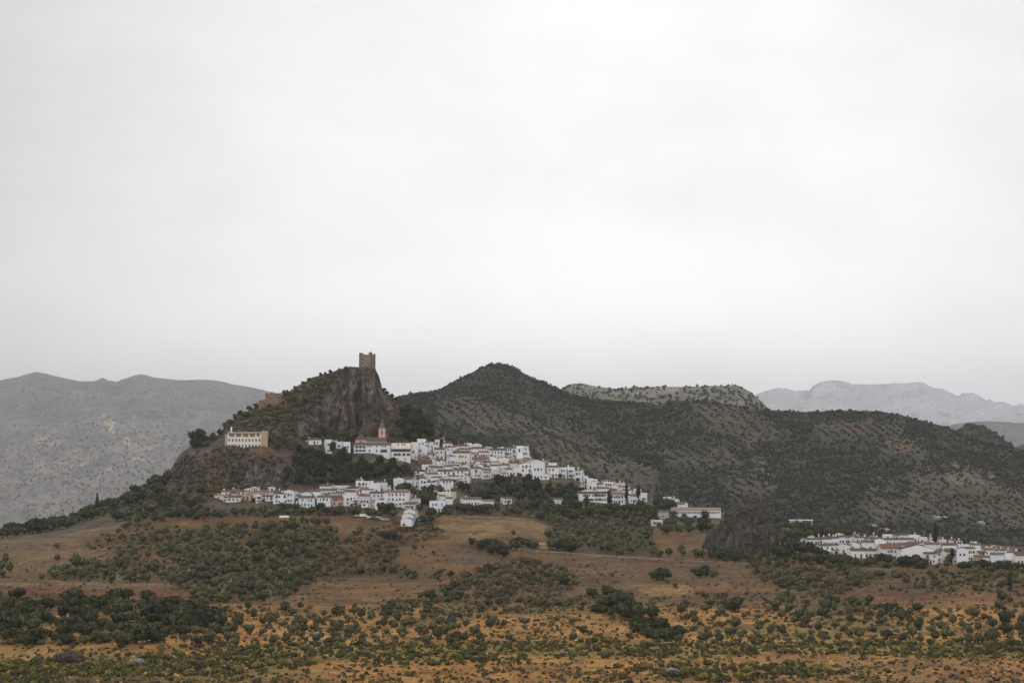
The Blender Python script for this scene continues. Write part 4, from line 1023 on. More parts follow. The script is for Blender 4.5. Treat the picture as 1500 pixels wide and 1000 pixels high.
H(A1, [
 (313,336,725,732,'g',2,1,'y','o'),(331,355,728,735,'g',3,1,'y','n'),(352,371,725,732,'e',2,1,'t','o'),(322,344,720,727,'g',2,1,'w','r'),(345,362,720,726,'g',2,1,'y','n'),(364,386,723,731,'g',3,1,'y','o'),(383,401,727,734,'g',3,1,'w','n'),(372,392,720,727,'g',2,1,'w','r'),
 (400,422,723,738,'g',4,2,'w','n',dict(yaw=.05)),(415,435,719,737,'e',3,2,'w','n',dict(yaw=-.3)),(433,446,721,729,'g',2,1,'w','r'),(396,412,720,728,'g',2,1,'y','n'),
 (436,461,729,743,'g',4,2,'b','n',dict(kind='l',yaw=.1)),(449,471,719.5,729,'g',3,1,'w','r'),(464,486,728,742,'g',3,2,'w','g'),(442,458,722,731,'e',1,1,'w','n'),
 (481,504,722,729,'g',4,1,'w','r'),(481,504,729,741,'g',4,2,'p','n'),(468,490,711.5,720,'g',3,1,'y','g'),(489,513,712.5,719,'f',3,1,'w','n'),(470,492,718,726,'g',3,1,'c','n'),
 (520,547,706,718,'f',4,2,'w','n'),(521,533,703,712,'S',1,1,'w','n'),(502,523,720,729,'g',3,1,'w','r'),(500,524,728,740,'f',3,2,'w','n'),(522,542,726,738,'g',3,1,'y','r'),(508,530,715,723,'g',3,1,'c','n'),(528,548,717,725,'g',2,1,'w','r'),
 (540,557,709,722,'f',2,1,'b','n'),(552,568,706,720,'h',1,1,'b','n'),(575,592,701,718,'e',0,0,'b','n',dict(yaw=.15)),(588,606,702,716,'S',0,0,'b','n',dict(yaw=-.2)),
 (563,600,721,742,'g',5,3,'w','o',dict(yaw=-.08)),(578,599,717,728,'h',3,2,'w','o'),(542,564,722,737,'g',3,2,'w','n',dict(yaw=.05)),(549,569,734,747,'f',2,2,'w','n'),(545,560,730,736,'f',2,1,'y','n'),
 (599,616,730,739,'h',2,1,'w','o'),(590,616,738,746,'g',5,1,'y','g'),(629,655,735,750,'f',4,2,'b','g',dict(kind='l',yaw=-.12)),(641,668,722,735,'f',2,1,'c','o'),(640,656,726,737,'S',1,1,'w','n'),(652,663,730,744,'g',1,1,'w','r'),
 (674,706,731,741,'g',5,1,'w','g'),(704,724,733.5,743,'g',4,1,'w','n'),(733,750,730,738,'g',3,1,'y','g'),(799,812,733,742,'e',1,1,'w','n'),(806,825,731,742,'g',2,1,'y','r')])
H(A2, [
 (618,649,681.5,689,'f',4,1,'w','n',dict(yaw=0)),(627,650,685,695,'S',0,0,'b','n'),(649,668,683,693,'g',2,1,'c','g'),(664,686,686,695,'g',2,1,'w','g'),(640,663,690,702,'g',3,2,'w','g'),(663,687,689,701,'g',3,2,'w','g'),(640,656,684,692,'e',0,0,'c','n'),
 (620,642,694,707,'g',3,1,'y','n'),(611,626,702,717,'e',2,2,'w','n'),(623,641,706,718,'g',2,1,'w','n'),(640,664,704,715,'g',3,2,'w','g'),(648,660,712,722,'f',2,1,'b','n'),(603,612,705,715,'f',2,2,'y','n'),(630,646,699,708,'g',1,1,'w','n'),(655,672,697,707,'h',2,1,'c','g'),
 (687,705,686,700,'g',3,2,'w','n'),(702,720,688,701,'g',3,2,'y','n'),(699,711,681,690,'e',1,1,'w','n'),(676,689,682,694,'e',1,1,'c','n'),
 (718,732,682,693,'g',2,1,'w','g'),(731,747,681,691,'g',2,1,'w','n'),(744,763,678,692,'g',2,1,'y','n'),(759,781,680,699,'e',3,3,'w','n',dict(yaw=.12)),(779,799,680,702,'f',3,2,'w','n',dict(yaw=-.1)),(772,800,677,688,'e',0,0,'c','n',dict(yaw=0)),
 (798,819,684,699,'g',3,2,'w','g'),(803,816,679,688,'f',1,1,'w','n'),(818,830,686,700,'f',2,2,'b','n'),(828,842,685.5,700,'f',3,2,'w','n'),(842,855,689,705,'g',2,2,'b','n',dict(yaw=-.3)),(853,861,698,706,'f',1,1,'w','n'),(735,752,687,697,'g',2,1,'w','n'),(715,733,690,699,'f',3,1,'y','n'),(748,766,687,697,'f',2,1,'w','n')])
H(A3, [
 (443,471,644,651,'g',4,1,'w','n',dict(yaw=.1)),(474,486,645,663,'f',2,2,'w','n'),(484,493,645,652,'g',1,1,'w','n'),(490,502,648,657,'f',1,1,'y','n'),(500,513,648.5,667,'f',2,2,'w','n'),
 (601,612,649,673,'f',2,3,'w','n',dict(yaw=.1)),(611,624,644,662,'f',2,2,'w','n'),(611,626,655,670,'f',2,2,'b','n'),(622,635,648,665,'g',2,2,'b','n'),(634,643,653,666,'f',1,2,'w','n'),(637,645,645,652,'f',1,1,'w','n'),(645,651,643,650,'f',0,0,'w','n'),(648,662,649,657,'g',2,1,'w','n'),
 (636,655,658,673,'g',2,2,'y','g'),(653,668,655,663,'g',2,1,'w','r'),(653,665,661,676,'f',1,2,'b','n'),(663,689,663,681,'g',4,2,'c','n',dict(yaw=-.05)),(666,687,653,662,'g',4,1,'w','g'),(684,690,650,663,'f',1,1,'w','n'),
 (687,717,657,667,'g',6,1,'w','r',dict(yaw=0)),(690,706,651,659,'e',0,0,'w','n'),(709,721,656,668,'f',2,1,'w','n'),(688,718,672,680,'g',3,1,'t','r',dict(yaw=0)),(684,694,667,680,'f',2,2,'w','n'),(716,731,671,682,'f',0,0,'w','n'),
 (717,740,659,673,'g',4,2,'b','n',dict(yaw=-.05)),(731,741,655,663,'e',0,0,'w','n'),(738,751,656,673,'g',3,3,'b','r',dict(yaw=.05)),(749,765,656,672,'g',3,2,'c','n'),(764,776,661,674,'f',2,2,'w','n',dict(yaw=-.2)),(756,766,654,662,'f',1,1,'w','n'),
 (724,751,673,682,'e',1,1,'c','n',dict(yaw=.05)),(750,773,674,682,'g',2,1,'y','o'),(672,690,658,666,'g',2,1,'w','n'),(700,716,662,670,'g',3,1,'w','n'),(655,668,668,680,'g',2,1,'w','g'),(718,732,677,686,'g',2,1,'c','o')])
H(A4, [
 (860,870,702,717,'f',1,1,'w','n'),(863,874,706,718,'e',1,1,'w','n'),(870,885,709,720,'g',2,1,'w','n'),(882,898,707,719,'f',3,2,'w','n'),(887,893,703,709,'h',1,1,'w','n'),(893,906,711,721,'e',1,1,'w','n'),(904,923,713.5,724,'g',3,1,'w','o'),(911,926,718,727,'g',3,1,'w','r'),
 (851,874,719,727,'e',1,1,'c','n',dict(yaw=0)),(847,893,722.5,735,'g',12,2,'w','n',dict(yaw=.06,dp=8,door=False)),(891,916,724,738,'g',5,2,'w','o',dict(yaw=.06)),(918,934,726,737,'g',3,1,'w','g'),(930,938,717,735,'f',1,2,'b','n'),(936,948,723,734,'f',3,1,'b','n'),(874,892,715,724,'g',2,1,'w','n'),(884,905,718,725,'g',3,1,'t','r')])
H(A5, [
 (980,996,731,743,'e',1,1,'w','n'),(982,1009,738,748,'g',4,1,'w','n'),(964,981,749,760,'g',1,1,'d','g'),(954,971,763,770,'f',3,1,'y','n'),
 (972,984,729,738,'f',2,1,'y','n')])
H(A6, [
 (1174,1192,790,807,'g',2,2,'b','n'),(1188,1206,790,806,'g',3,2,'b','r'),(1204,1218,789,800,'g',3,1,'w','n'),(1215,1229,788,799,'g',2,1,'w','n'),(1227,1240,786,797,'g',2,1,'w','r'),(1238,1250,787,797,'g',2,1,'b','n'),(1248,1266,787,796,'g',3,1,'w','n'),
 (1194,1217,799,813,'g',3,2,'w','g'),(1214,1229,798,808,'g',2,1,'w','n'),(1227,1248,799,811,'e',1,1,'w','n'),(1241,1264,796,806,'e',1,1,'c','g'),(1262,1283,794,806,'g',2,2,'w','g'),(1279,1297,791,806,'e',2,1,'w','n',dict(kind='l')),
 (1244,1268,806,817,'g',2,1,'w','g'),(1264,1288,806,817,'g',3,1,'c','g'),(1289,1322,803,820,'g',5,2,'y','r',dict(kind='l',yaw=.08,pitch=.5)),(1294,1308,784,791,'f',1,1,'w','n'),(1306,1321,784,791,'g',2,1,'w','n'),(1293,1309,790,799,'g',2,1,'w','g'),
 (1306,1324,790,800,'g',2,1,'w','n'),(1320,1340,790,800,'g',2,1,'w','g'),(1316,1345,798,810,'g',4,1,'w','r'),(1295,1312,797,806,'h',2,1,'w','n'),(1330,1344,794,803,'h',2,1,'c','n'),
 (1318,1334,783,792,'g',2,1,'w','n'),(1332,1347,785,795,'f',2,1,'w','n'),(1339,1351,784,792,'e',0,0,'w','n'),(1345,1358,788,796,'f',2,1,'w','n'),(1318,1368,804,824,'e',2,1,'w','g',dict(yaw=.1,pitch=.25)),(1354,1374,811,826,'g',3,2,'w','g'),
 (1355,1378,797,810,'g',3,1,'w','r'),(1361,1376,792,800,'e',1,1,'w','n'),(1376,1389,792,801,'f',1,1,'w','n'),(1380,1405,798,808,'g',3,1,'w','n'),(1382,1404,808,826,'g',3,2,'y','n',dict(yaw=.15)),(1402,1420,804,828,'e',2,2,'b','n',dict(yaw=-.2)),(1412,1430,803,822,'g',3,2,'w','g'),
 (1422,1439,798,816,'S',1,1,'w','n'),(1422,1433,795,803,'f',0,0,'w','n'),(1429,1443,815,825,'g',0,0,'t','r'),(1440,1453,816,826,'g',2,1,'w','n'),(1438,1457,805,814,'g',2,1,'w','r'),(1451,1476,812,827,'g',2,1,'b','n'),(1455,1476,806,815,'g',3,1,'w','n'),(1472,1485,812,826,'f',2,1,'w','n'),
 (1482,1506,813,827,'g',3,1,'c','g',dict(pitch=.5)),(1500,1520,810,826,'g',2,1,'w','n'),(1390,1404,801,808,'g',2,1,'w','n'),(1405,1421,799,806,'f',1,1,'w','n'),(1272,1290,789,797,'g',2,1,'w','n'),(1347,1362,800,809,'g',2,1,'y','n')])
# three gabled white garages stepping up the slope
for k, (x0, x1, yt, yb) in enumerate(((587,606,761,770.5),(589,608,754,766),(591.5,611,748,763))):
    house(x0, x1, yt, yb, 'e', 0, 0, 'w' if k else 'b', 'o', yaw=-.12, dp=9, area='below the lower street beside the parked cars', pitch=.3, name='garage')
# the many small houses that fill the ground between
def fill(poly, n, area, seed, wr=(9, 15)):
    r = random.Random(seed); done = [(h[1], h[2]) for h in HOUSES]; k = t = 0
    xs = [q[0] for q in poly]; ys = [q[1] for q in poly]
    while k < n and t < 4000:
        t += 1; a = r.uniform(min(xs), max(xs)); b = r.uniform(min(ys), max(ys))
        if not inpoly(a, b, poly) or any(abs(a - x) < 8 and abs(b - y) < 4.5 for x, y in done): continue
        w_ = r.uniform(*wr); hh = r.uniform(6, 9.5); rf = r.choice('ggegefeh')
        house(a - w_ / 2, a + w_ / 2, b - hh, b, rf, r.choice([1, 2, 2, 3]), 1 if hh < 7.5 else 2, r.choice('wwwwbycw'), r.choice('nnggor'), area=area)
        done.append((a, b)); k += 1
fill([(610,702),(640,690),(690,690),(692,703),(668,714),(640,722),(612,718)], 24, A2, 3)
fill([(690,690),(765,690),(800,694),(850,700),(800,704),(760,701),(690,703)], 22, A2, 4)
fill([(606,668),(640,664),(700,664),(764,672),(800,686),(760,694),(700,692),(640,688),(620,680)], 42, A3, 5)
fill([(396,738),(400,728),(470,722),(560,714),(600,724),(604,742),(560,744),(400,742)], 30, A1, 6)
fill([(318,734),(330,724),(400,722),(400,738)], 8, A1, 7)
fill([(852,712),(900,712),(935,726),(920,734),(860,730)], 10, A4, 8)
fill([(1176,806),(1190,792),(1300,790),(1350,788),(1400,800),(1500,812),(1510,826),(1400,826),(1200,814)], 46, A6, 9)
labels(HOUSES, lambda o: o['_h'], chunk=9)
for o, *_ in HOUSES: del o['_h']

M_stone = None
def stonemat(name, col, sc=.8):
    m, nt, b = newmat(name); v = coord(nt, (1, 1, 1))
    rgb = nt.nodes.new('ShaderNodeRGB'); rgb.outputs[0].default_value = (*col, 1)
    n1 = noise(nt, v, sc, 6, .7)
    c = mul(nt, rgb.outputs[0], ramp(nt, n1, [(.3, .6), (.5, 1.0), (.72, (1.4, 1.36, 1.3))]))
    c = mul(nt, c, ramp(nt, noise(nt, v, sc * .18, 3, .5), [(.35, .75), (.6, 1.15)]))
    vo = N(nt, 'ShaderNodeTexVoronoi', Scale=sc * 1.6); nt.links.new(v, vo.inputs['Vector'])
    bp = N(nt, 'ShaderNodeBump', Strength=.8, Distance=.3); nt.links.new(vo.outputs['Distance'], bp.inputs['Height']); nt.links.new(bp.outputs[0], b.inputs['Normal'])
    nt.links.new(c, b.inputs['Base Color']); return m
M_stone = stonemat('tower_stone', (.205, .168, .130)); M_grey = stonemat('grey_tower_stone', (.135, .125, .118)); M_ruin = stonemat('ruin_stone', (.20, .145, .10))
def addstreak(m, k=.55):
    nt = m.node_tree; b = nt.nodes['Principled BSDF']; src = b.inputs['Base Color'].links[0].from_socket
    nt.links.new(mul(nt, src, ramp(nt, noise(nt, coord(nt, (1, 1, .14)), .7, 6, .65), [(.36, 1 - k), (.5, 1.0), (.64, 1 + k)])), b.inputs['Base Color'])
def addcracks(m):
    nt = m.node_tree; b = nt.nodes['Principled BSDF']; src = b.inputs['Base Color'].links[0].from_socket
    n5 = N(nt, 'ShaderNodeTexNoise', Scale=.25, Detail=3); nt.links.new(coord(nt, (1, 1, 1)), n5.inputs['Vector'])
    dv = nt.nodes.new('ShaderNodeVectorMath'); dv.operation = 'MULTIPLY_ADD'
    nt.links.new(n5.outputs['Color'], dv.inputs[0]); dv.inputs[1].default_value = (1.5, 1.5, 1.5); nt.links.new(coord(nt, (.26, .2, .07)), dv.inputs[2])
    vo = N(nt, 'ShaderNodeTexVoronoi', feature='DISTANCE_TO_EDGE', Scale=1.0); nt.links.new(dv.outputs[0], vo.inputs['Vector'])
    nt.links.new(mul(nt, src, ramp(nt, vo.outputs['Distance'], [(0, .35), (.05, .8), (.14, 1.1)])), b.inputs['Base Color'])
M_boul = stonemat('boulder_stone', (.22, .205, .185), 1.2); M_crag = stonemat('outcrop_stone', (.070, .061, .052), .35)

addstreak(M_crag, .3); addcracks(M_crag)
# ---- castle tower on the crag
p = place(538, 541); s = scale_at(p); base = at(538, 541, p.y + 7.5)
tw = link('castle_tower', None, loc=tuple(base), rz=math.radians(-15)); tag(tw, 'square stone castle keep with broken battlements on top of the crag', 'castle tower')
hw = 4.4; ht = (541 - 519.5) * s
MB().box(-hw, hw, -hw, hw, -5, ht).box(-hw - .25, hw + .25, -hw - .25, hw + .25, -5, .9).build('wall', M_stone, tw)
MB().box(-hw - .06, -hw + 1.1, -hw - .06, -hw + 1.1, .9, ht - .02).box(hw - .6, hw + .06, -hw - .06, -hw + .6, .9, ht - .02).box(hw - 1.1, hw + .06, hw - 1.1, hw + .06, .9, ht - .02).build('corner_stones', M_grey, tw)
for x0, x1, y0, y1, h in ((-hw, -hw + 2.3, -hw, -hw + .9, 1.3), (hw - 1.9, hw, -hw, -hw + 2.2, 1.7), (hw - .9, hw, hw - 2, hw, .8), (-hw, -hw + .9, hw - 2.2, hw, 1.0), (-1.5, 0.5, hw - .9, hw, .5)):
    MB().box(x0, x1, y0, y1, ht, ht + h).build('battlement', M_grey, tw)
for x, z in ((-1.9, ht * .62), (-2.1, ht * .36), (.9, ht * .12)): MB().box(x - .35, x + .35, -hw - .05, -hw + .2, z, z + 1.3).build('window', mg, tw)
MB().box(-.5, .5, -.5, .5, 0, 1.0).V
# ---- ruined wall on the left ridge
p = place(400, 594); rw = link('castle_ruin', None, loc=(p.x, p.y - 1.5, p.z), rz=.1); tag(rw, 'roofless tan block of ruined castle wall on the left ridge of the castle hill', 'ruin')
def jag(x0, x1, y0, y1, z0, z1, seed, n=9, lowr=.35):
    r = random.Random(seed); b = MB(); xs = [x0 + (x1 - x0) * k / n for k in range(n + 1)]; hs = [z1 - r.random() * lowr * (z1 - z0) for _ in xs]
    b.prism([(x0, z0)] + [(x1, z0)] + [(x, h) for x, h in zip(xs[::-1], hs)], y0, y1); return b
jag(-5.2, 6.2, 0, 1.2, -3, 9.0, 3, lowr=.08).build('wall', M_ruin, rw)
jag(-5.2, -4, 1.2, 7, -3, 8.6, 4, n=3, lowr=.1).build('side_wall', M_ruin, rw)
jag(-9.6, -5.25, .3, 1.2, -3, 5.2, 5, n=4, lowr=.2).build('low_wall', M_ruin, rw)
jag(6.25, 9.0, .3, 1.3, -3, 6.2, 6, n=3, lowr=.3).build('low_wall', M_ruin, rw)

# ---- long white building on the crag
p = place(360, 656); s = scale_at(p)
ht_ = link('crag_building', None, loc=(p.x, p.y + 3, p.z - .3), rz=.03); tag(ht_, 'long white building with two window rows and tan arcaded top, high on the crag', 'building')
x0, x1 = (332.5 - 360) * s, (381.5 - 360) * s; zb, z1, z2, z3 = 0, 7.6, 9.7, 11.0
MB().box(x0, x1, 0, 9, -6, z1).build('wall', MW['c'], ht_)
MB().box(x0, x1, 1.6, 9, z1, z2 + 1.0).build('upper_wall', MW['t'], ht_)
for q in (0, .215, .43, .645, .86, 1): MB().box(x0 + (x1 - x0 - .9) * q, x0 + (x1 - x0 - .9) * q + .9, 0, .9, z1, z2).build('arcade_pillar', MW['w'], ht_)
MB().prism([(-.3, z2), (9.3, z2 + 1.2), (9.3, z2 + 1.4), (-.3, z2 + .25)], x0 - .3, x1 + .3, axis='x').prism([(0, z2 - .05), (.9, z2 - .05), (.9, z2 + .15), (0, z2 + .02)], x0, x1, axis='x').build('roof', MT['o'], ht_)
r_ = random.Random(2)
for q, z in ((0, .9), (1, 4.7)):
    for c in range(10):
        o = link('window', window_mesh(1.0, 1.6, ''), ht_); o.location = (x0 + (x1 - x0) * (c + .5) / 10, -.01, z)
MB().box(x1 + .01, x1 + 4.2, -.5, 8, -6, 11.6).build('stair_tower', MW['t'], ht_)
MB().box(x0 - 1.8, x0 - .01, .6, 8, -6, 9.4).build('side_wing', MW['d'], ht_)
MB().box(x0 + 1.6, x0 + 2.6, 3, 4, z2, z2 + 4.6).build('chimney', MW['w'], ht_)
MB().box(x0 - 3, x1 + 4, -4.2, -3.6, -6, -.2).build('terrace_wall', M_ruin, ht_)

# ---- convent and church
p = place(546, 666); s = scale_at(p); bx_ = p.x; by_ = p.y
cv = link('convent', None, loc=(p.x, by_ + 1, p.z), rz=0); tag(cv, 'long white building with a glazed gallery at its left, in front of the church', 'building')
X = lambda px: (px - 546) * s
Z = lambda py: (666 - py) * s
MB().box(X(518), X(572), 0, 8, -8, Z(651.5)).build('wall', MW['b'], cv)
k = Z(651.5)
MB().prism([(-.4, k - .1), (4, k + 1.5), (4, k + 1.75), (-.4, k + .12)], X(518) - .2, X(572) + .2, axis='x').prism([(8.4, k - .1), (4, k + 1.5), (4, k + 1.75), (8.4, k + .12)], X(518) - .2, X(572) + .2, axis='x').build('roof', MT['n'], cv)
for q in range(3):
    for c in range(3): o = link('window', window_mesh(2.0, 1.5, ''), cv); o.location = (X(522.5 + c * 5.3), -.01, Z(655 + q * 5.3) - .5)
for xx in (539, 543, 551.5, 560, 564): o = link('window', window_mesh(.9, .9, ''), cv); o.location = (X(xx), -.01, Z(654.5))
for xx in (541, 551.5): o = link('window', window_mesh(.9, 1.7, ''), cv); o.location = (X(xx), -.01, Z(662))
MB().box(X(557), X(567), -.06, .3, Z(662.5), Z(658)).build('balcony', mg, cv)
ch = link('church', None, loc=(bx_, by_ + 12.5, p.z), rz=0); tag(ch, 'pink church with slender bell tower and grey spire below the castle rock', 'church')
m1 = MW['p']
MB().box(X(519), X(535), -3.2, 5, -6, Z(643.5)).build('apse', m1, ch)
A = [(X(518.3), -3.7), (X(535.7), -3.7), (X(535.7), 5.4), (X(518.3), 5.4)]; z = Z(643.5); cx_, cy_ = X(527), .8
b = MB(); b.poly([(x, y, z) for x, y in A][::-1])
for i in range(4): j = (i + 1) % 4; b.poly([(*A[i], z), (*A[j], z), (*A[j], z + .15), (*A[i], z + .15)]); b.poly([(*A[i], z + .15), (*A[j], z + .15), (cx_, cy_, Z(634))])
b.build('pyramid_roof', MT['g'], ch)
MB().box(X(535.05), X(564), -3, 6, -6, Z(645.5)).build('nave', m1, ch)
k = Z(645.5)
MB().prism([(-3.4, k - .1), (1.5, k + 2.4), (1.5, k + 2.65), (-3.4, k + .15)], X(535), X(564) + .2, axis='x').prism([(6.4, k - .1), (1.5, k + 2.4), (1.5, k + 2.65), (6.4, k + .15)], X(535), X(564) + .2, axis='x').build('roof', MT['g'], ch)
tx0, tx1 = X(552.6), X(562.2)
bt = MB().box(tx0, tx1, 1, 1 + tx1 - tx0, -6, Z(627.5)).box(tx0 - .3, tx1 + .3, .7, 1.3 + tx1 - tx0, Z(627.5), Z(627.5) + .35).box(tx0 - .2, tx1 + .2, .8, 1.2 + tx1 - tx0, Z(637), Z(637) + .3).build('bell_tower', m1, ch)
MB().box((tx0 + tx1) / 2 - .5, (tx0 + tx1) / 2 + .5, .95, 1.2, Z(635.5), Z(630)).build('belfry_opening', mg, bt)
MB().cyl((tx0 + tx1) / 2, 1 + (tx1 - tx0) / 2, Z(627.5) + .35, Z(623.5), (tx1 - tx0) * .5, (tx1 - tx0) * .38, 8, 0).cyl((tx0 + tx1) / 2, 1 + (tx1 - tx0) / 2, Z(623.5), Z(613.5), (tx1 - tx0) * .38, .08, 8).build('spire', M_grey, bt)
for xx in (538, 545, 556): o = link('window', window_mesh(.7, .9, ''), ch); o.location = (X(xx), -3.01, Z(650.2))
o = link('window', window_mesh(1.3, 1.6, ''), ch); o.location = (X(526.5), -3.21, Z(649))

# ---- cream block with the dark balcony
p = place(587, 676); s = scale_at(p); cb = link('terrace_building', None, loc=(p.x, p.y + 1, p.z), rz=.02); tag(cb, 'cream and white block with long dark balcony recess, right of the church', 'building')
X = lambda px: (px - 587) * s
Z = lambda py: (676 - py) * s
MB().box(X(573), X(601), 2.5, 9, -8, Z(648.5)).build('upper_wall', MW['c'], cb)
MB().box(X(573), X(601), 0, 2.5, Z(657.2), Z(652.8)).build('balcony', MW['c'], cb)
MB().box(X(573), X(601), .2, 2.5, -8, Z(662)).build('lower_wall', MW['w'], cb)
MB().box(X(573), X(601), 2.44, 2.49, Z(661.5), Z(657.3)).build('balcony_dark_strip', mg, cb)  # flat dark strip across the whole back of the balcony recess
MB().box(X(573), X(601), 2.3, 9.2, Z(648.5), Z(648.5) + .3).build('roof', MT['g'], cb)
for xx in (583, 589, 592.6): o = link('window', window_mesh(.8, 1.2, ''), cb); o.location = (X(xx), 2.49, Z(652.2))
for xx in (579, 584.5, 591.5, 598): o = link('window', window_mesh(2.2, 1.7, ''), cb); o.location = (X(xx), .19, Z(667.3))
for xx in (583, 593.5): o = link('window', window_mesh(.8, 1.0, ''), cb); o.location = (X(xx), .19, Z(673))
p = place(581, 688); s = scale_at(p); o = jag(-8.5 * s - 3, 9 * s + 1, 0, 1, -3, 15 * s, 8, lowr=.15).build('retaining_wall', M_ruin, None, (p.x, p.y + 1, p.z), 0); tag(o, 'brown stone retaining wall below the cream block with the dark balcony', 'wall')

# ---- little white bell tower at the right end of the top street
p = place(770, 674); s = scale_at(p); Z = lambda py: (674 - py) * s
t = link('chapel_tower', None, loc=(p.x, p.y + 4, p.z), rz=.1); tag(t, 'small white square bell tower at the right end of the top row of houses', 'tower')
bo = MB().box(-1.9, 1.9, -1.9, 1.9, -6, Z(654)).box(-2.1, 2.1, -2.1, 2.1, Z(654), Z(654) + .25).build('wall', MW['w'], t)
MB().box(-.6, .6, -1.95, -1.8, Z(658.5), Z(655.8)).build('belfry_opening', mg, t)
MB().cyl(0, 0, Z(654) + .25, Z(652), 2.5, .1, 4).build('roof', MT['n'], t)

# ---- long low white building with a brick terrace wall on the knoll
p = place(1022, 757.5); s = scale_at(p); X = lambda px: (px - 1022) * s
kb = link('knoll_building', None, loc=(p.x, p.y + 1, p.z), rz=-.04); tag(kb, 'long low white building with many windows above a red-brown wall on the knoll', 'building')
h = 4.6
MB().box(X(984), X(1056), 0, 9, -4, h).build('wall', MW['b'], kb)
MB().prism([(-.4, h - .05), (4.5, h + 1.3), (4.5, h + 1.5), (-.4, h + .15)], X(984) - .3, X(1056) + .3, axis='x').prism([(9.4, h - .05), (4.5, h + 1.3), (4.5, h + 1.5), (9.4, h + .15)], X(984) - .3, X(1056) + .3, axis='x').build('roof', MT['o'], kb)
for c in range(22): o = link('window', window_mesh(.8, 1.2, ''), kb); o.location = (X(987 + c * 3.15), -.01, 2.4)
mbk = stonemat('red_brown_wall', (.20, .12, .09)); MB().box(X(1008), X(1054), -3.2, -2.6, -6, -.4).build('terrace_wall', mbk, kb)
MB().box(X(1008), X(1054), -2.6, -.02, -6, -.6).build('terrace', MW['d'], kb)
# ---- white slab-roofed building by the outcrop
p = place(1174, 771); s = scale_at(p); sb = link('slab_roof_building', None, loc=(p.x, p.y + 2, p.z + 1), rz=-.12); tag(sb, 'low building under a long thin white slab roof right of the outcrop', 'building')
MB().box(-8.2, 8.2, 0, 6, 3.0, 3.6).build('roof', MW['c'], sb); MB().box(-7, 1, .8, 5, -4, 3.0).build('wall', MW['y'], sb); MB().box(-7.4, -7.05, .2, .6, -3, 3).build('pillar', MW['y'], sb); MB().box(7.0, 7.4, .2, .6, -3, 3).build('pillar', MW['y'], sb)
M_kerb2 = stonemat('pale_sheet_roof', (.36, .34, .31), .8)
def farm(px, py, wpx, label, hh=3.0):
    hh = 1.1; wpx *= .8
    p_ = hit(px, py, HB); s_ = p_.y / FPX; o_ = link('farm_shed', None, loc=(p_.x, p_.y, p_.z), rz=.1); w_ = wpx * s_ / 2
    MB().box(-w_, w_, 0, 6, -3, hh).build('wall', MW['d'], o_); MB().prism([(-.4, hh), (6.4, hh + .9), (6.4, hh + 1.1), (-.4, hh + .2)], -w_ - .3, w_ + .3, axis='x').build('roof', M_kerb2, o_); tag(o_, label, 'shed', 'pale sheds on the hillside')
farm(1375, 760, 11, 'pale shed among olives, left of two on the right hillside'); farm(1386, 760, 5, 'tiny pale shed just right of the long one on the hillside'); farm(1437, 767, 14, 'pale roofed shed, right one on the hillside')
farm(1280, 772, 12, 'thin pale roof in the trees behind the lower village, left one', 2); farm(1298, 778, 14, 'thin pale roof in the trees behind the lower village, right one', 2)
# stone hut by the walled road
p = place(799, 804); s = scale_at(p); hu = link('stone_hut', None, loc=(p.x, p.y + .5, p.z), rz=.05); tag(hu, 'small ochre stone hut between trees beside the walled road', 'hut')
mo = stonemat('ochre_stone', (.36, .25, .12)); MB().box(-3.2, 3.2, 0, 4, -1, 2.6).build('wall', mo, hu); MB().box(-3.5, 3.5, -.2, 4.2, 2.6, 3.5).build('roof', stonemat('ochre_thatch', (.50, .34, .13)), hu)

# ---- rock outcrop and boulders
def boulder(name, px, py, wpx, hpx, label, mat, seed, sub=4, rough=.22, fiss=0, depth=.8, parent=None):
    import bmesh
    p = place(px, py); s = scale_at(p); bm = bmesh.new(); bmesh.ops.create_icosphere(bm, subdivisions=sub, radius=1)
    v = np.array([x.co[:] for x in bm.verts]); f = np.array([[q.index for q in x.verts] for x in bm.faces]); bm.free()
    w_, h_ = wpx * s / 2, hpx * s
    n = fbm(v + seed, 1.5, 5) * rough * 2 + fbm(v + seed, 4.5, 4, True) * rough * .6
    if fiss: n = n + fbm(v * [1, 1, .18] + seed, 7, 4, True) * fiss
    v = v * (1 + n[:, None]); z = v[:, 2]
    v = np.stack([v[:, 0] * w_, v[:, 1] * w_ * depth, np.where(z > 0, np.abs(z) ** .72 * np.sign(z), z * .5) * h_], 1)
    me = npmesh(name, v, f, [mat], smooth_=False); o = link(name, me, None, (p.x, p.y + w_ * depth * .6, p.z - .3)); tag(o, label, 'rock'); return o
boulder('rock_outcrop', 1096, 810, 92, 72, 'big rounded grey-brown rock outcrop with vertical cracks between the knoll and lower village', M_crag, 3, sub=7, rough=.15, fiss=.10)
oc = bpy.data.objects['rock_outcrop']; n_ = len(oc.data.vertices); vv = np.zeros(n_ * 3); oc.data.vertices.foreach_get('co', vv); vv = vv.reshape(-1, 3) + np.array(oc.location)
OB = BVHTree.FromPolygons(vv.tolist(), [tuple(q.vertices) for q in oc.data.polygons]); L_ = []
ro_ = random.Random(5)
for k in range(220):
    a, b = ro_.uniform(1050, 1142), ro_.uniform(736, 800)
    if a > 1066 and a < 1128 and b > 752 and ro_.random() < .55: continue
    q = hit(a, b, OB)
    if q is None or len(L_) >= 60: continue
    o = link('shrub', PROTO['shrub' if k % 3 else 'dry_shrub'][k % NVAR][0], loc=(q.x, q.y + .3, q.z - .4), rz=k); z_ = ro_.uniform(1.8, 4.2); o.scale = (z_, z_, z_)
    o['category'] = 'shrub'; o['group'] = 'shrubs rooted on the rock outcrop'; L_.append((o, a, b, 'rooted on the big rock outcrop'))
labels(L_, lambda o: 'small scrubby shrub', chunk=8)
if 0: pass
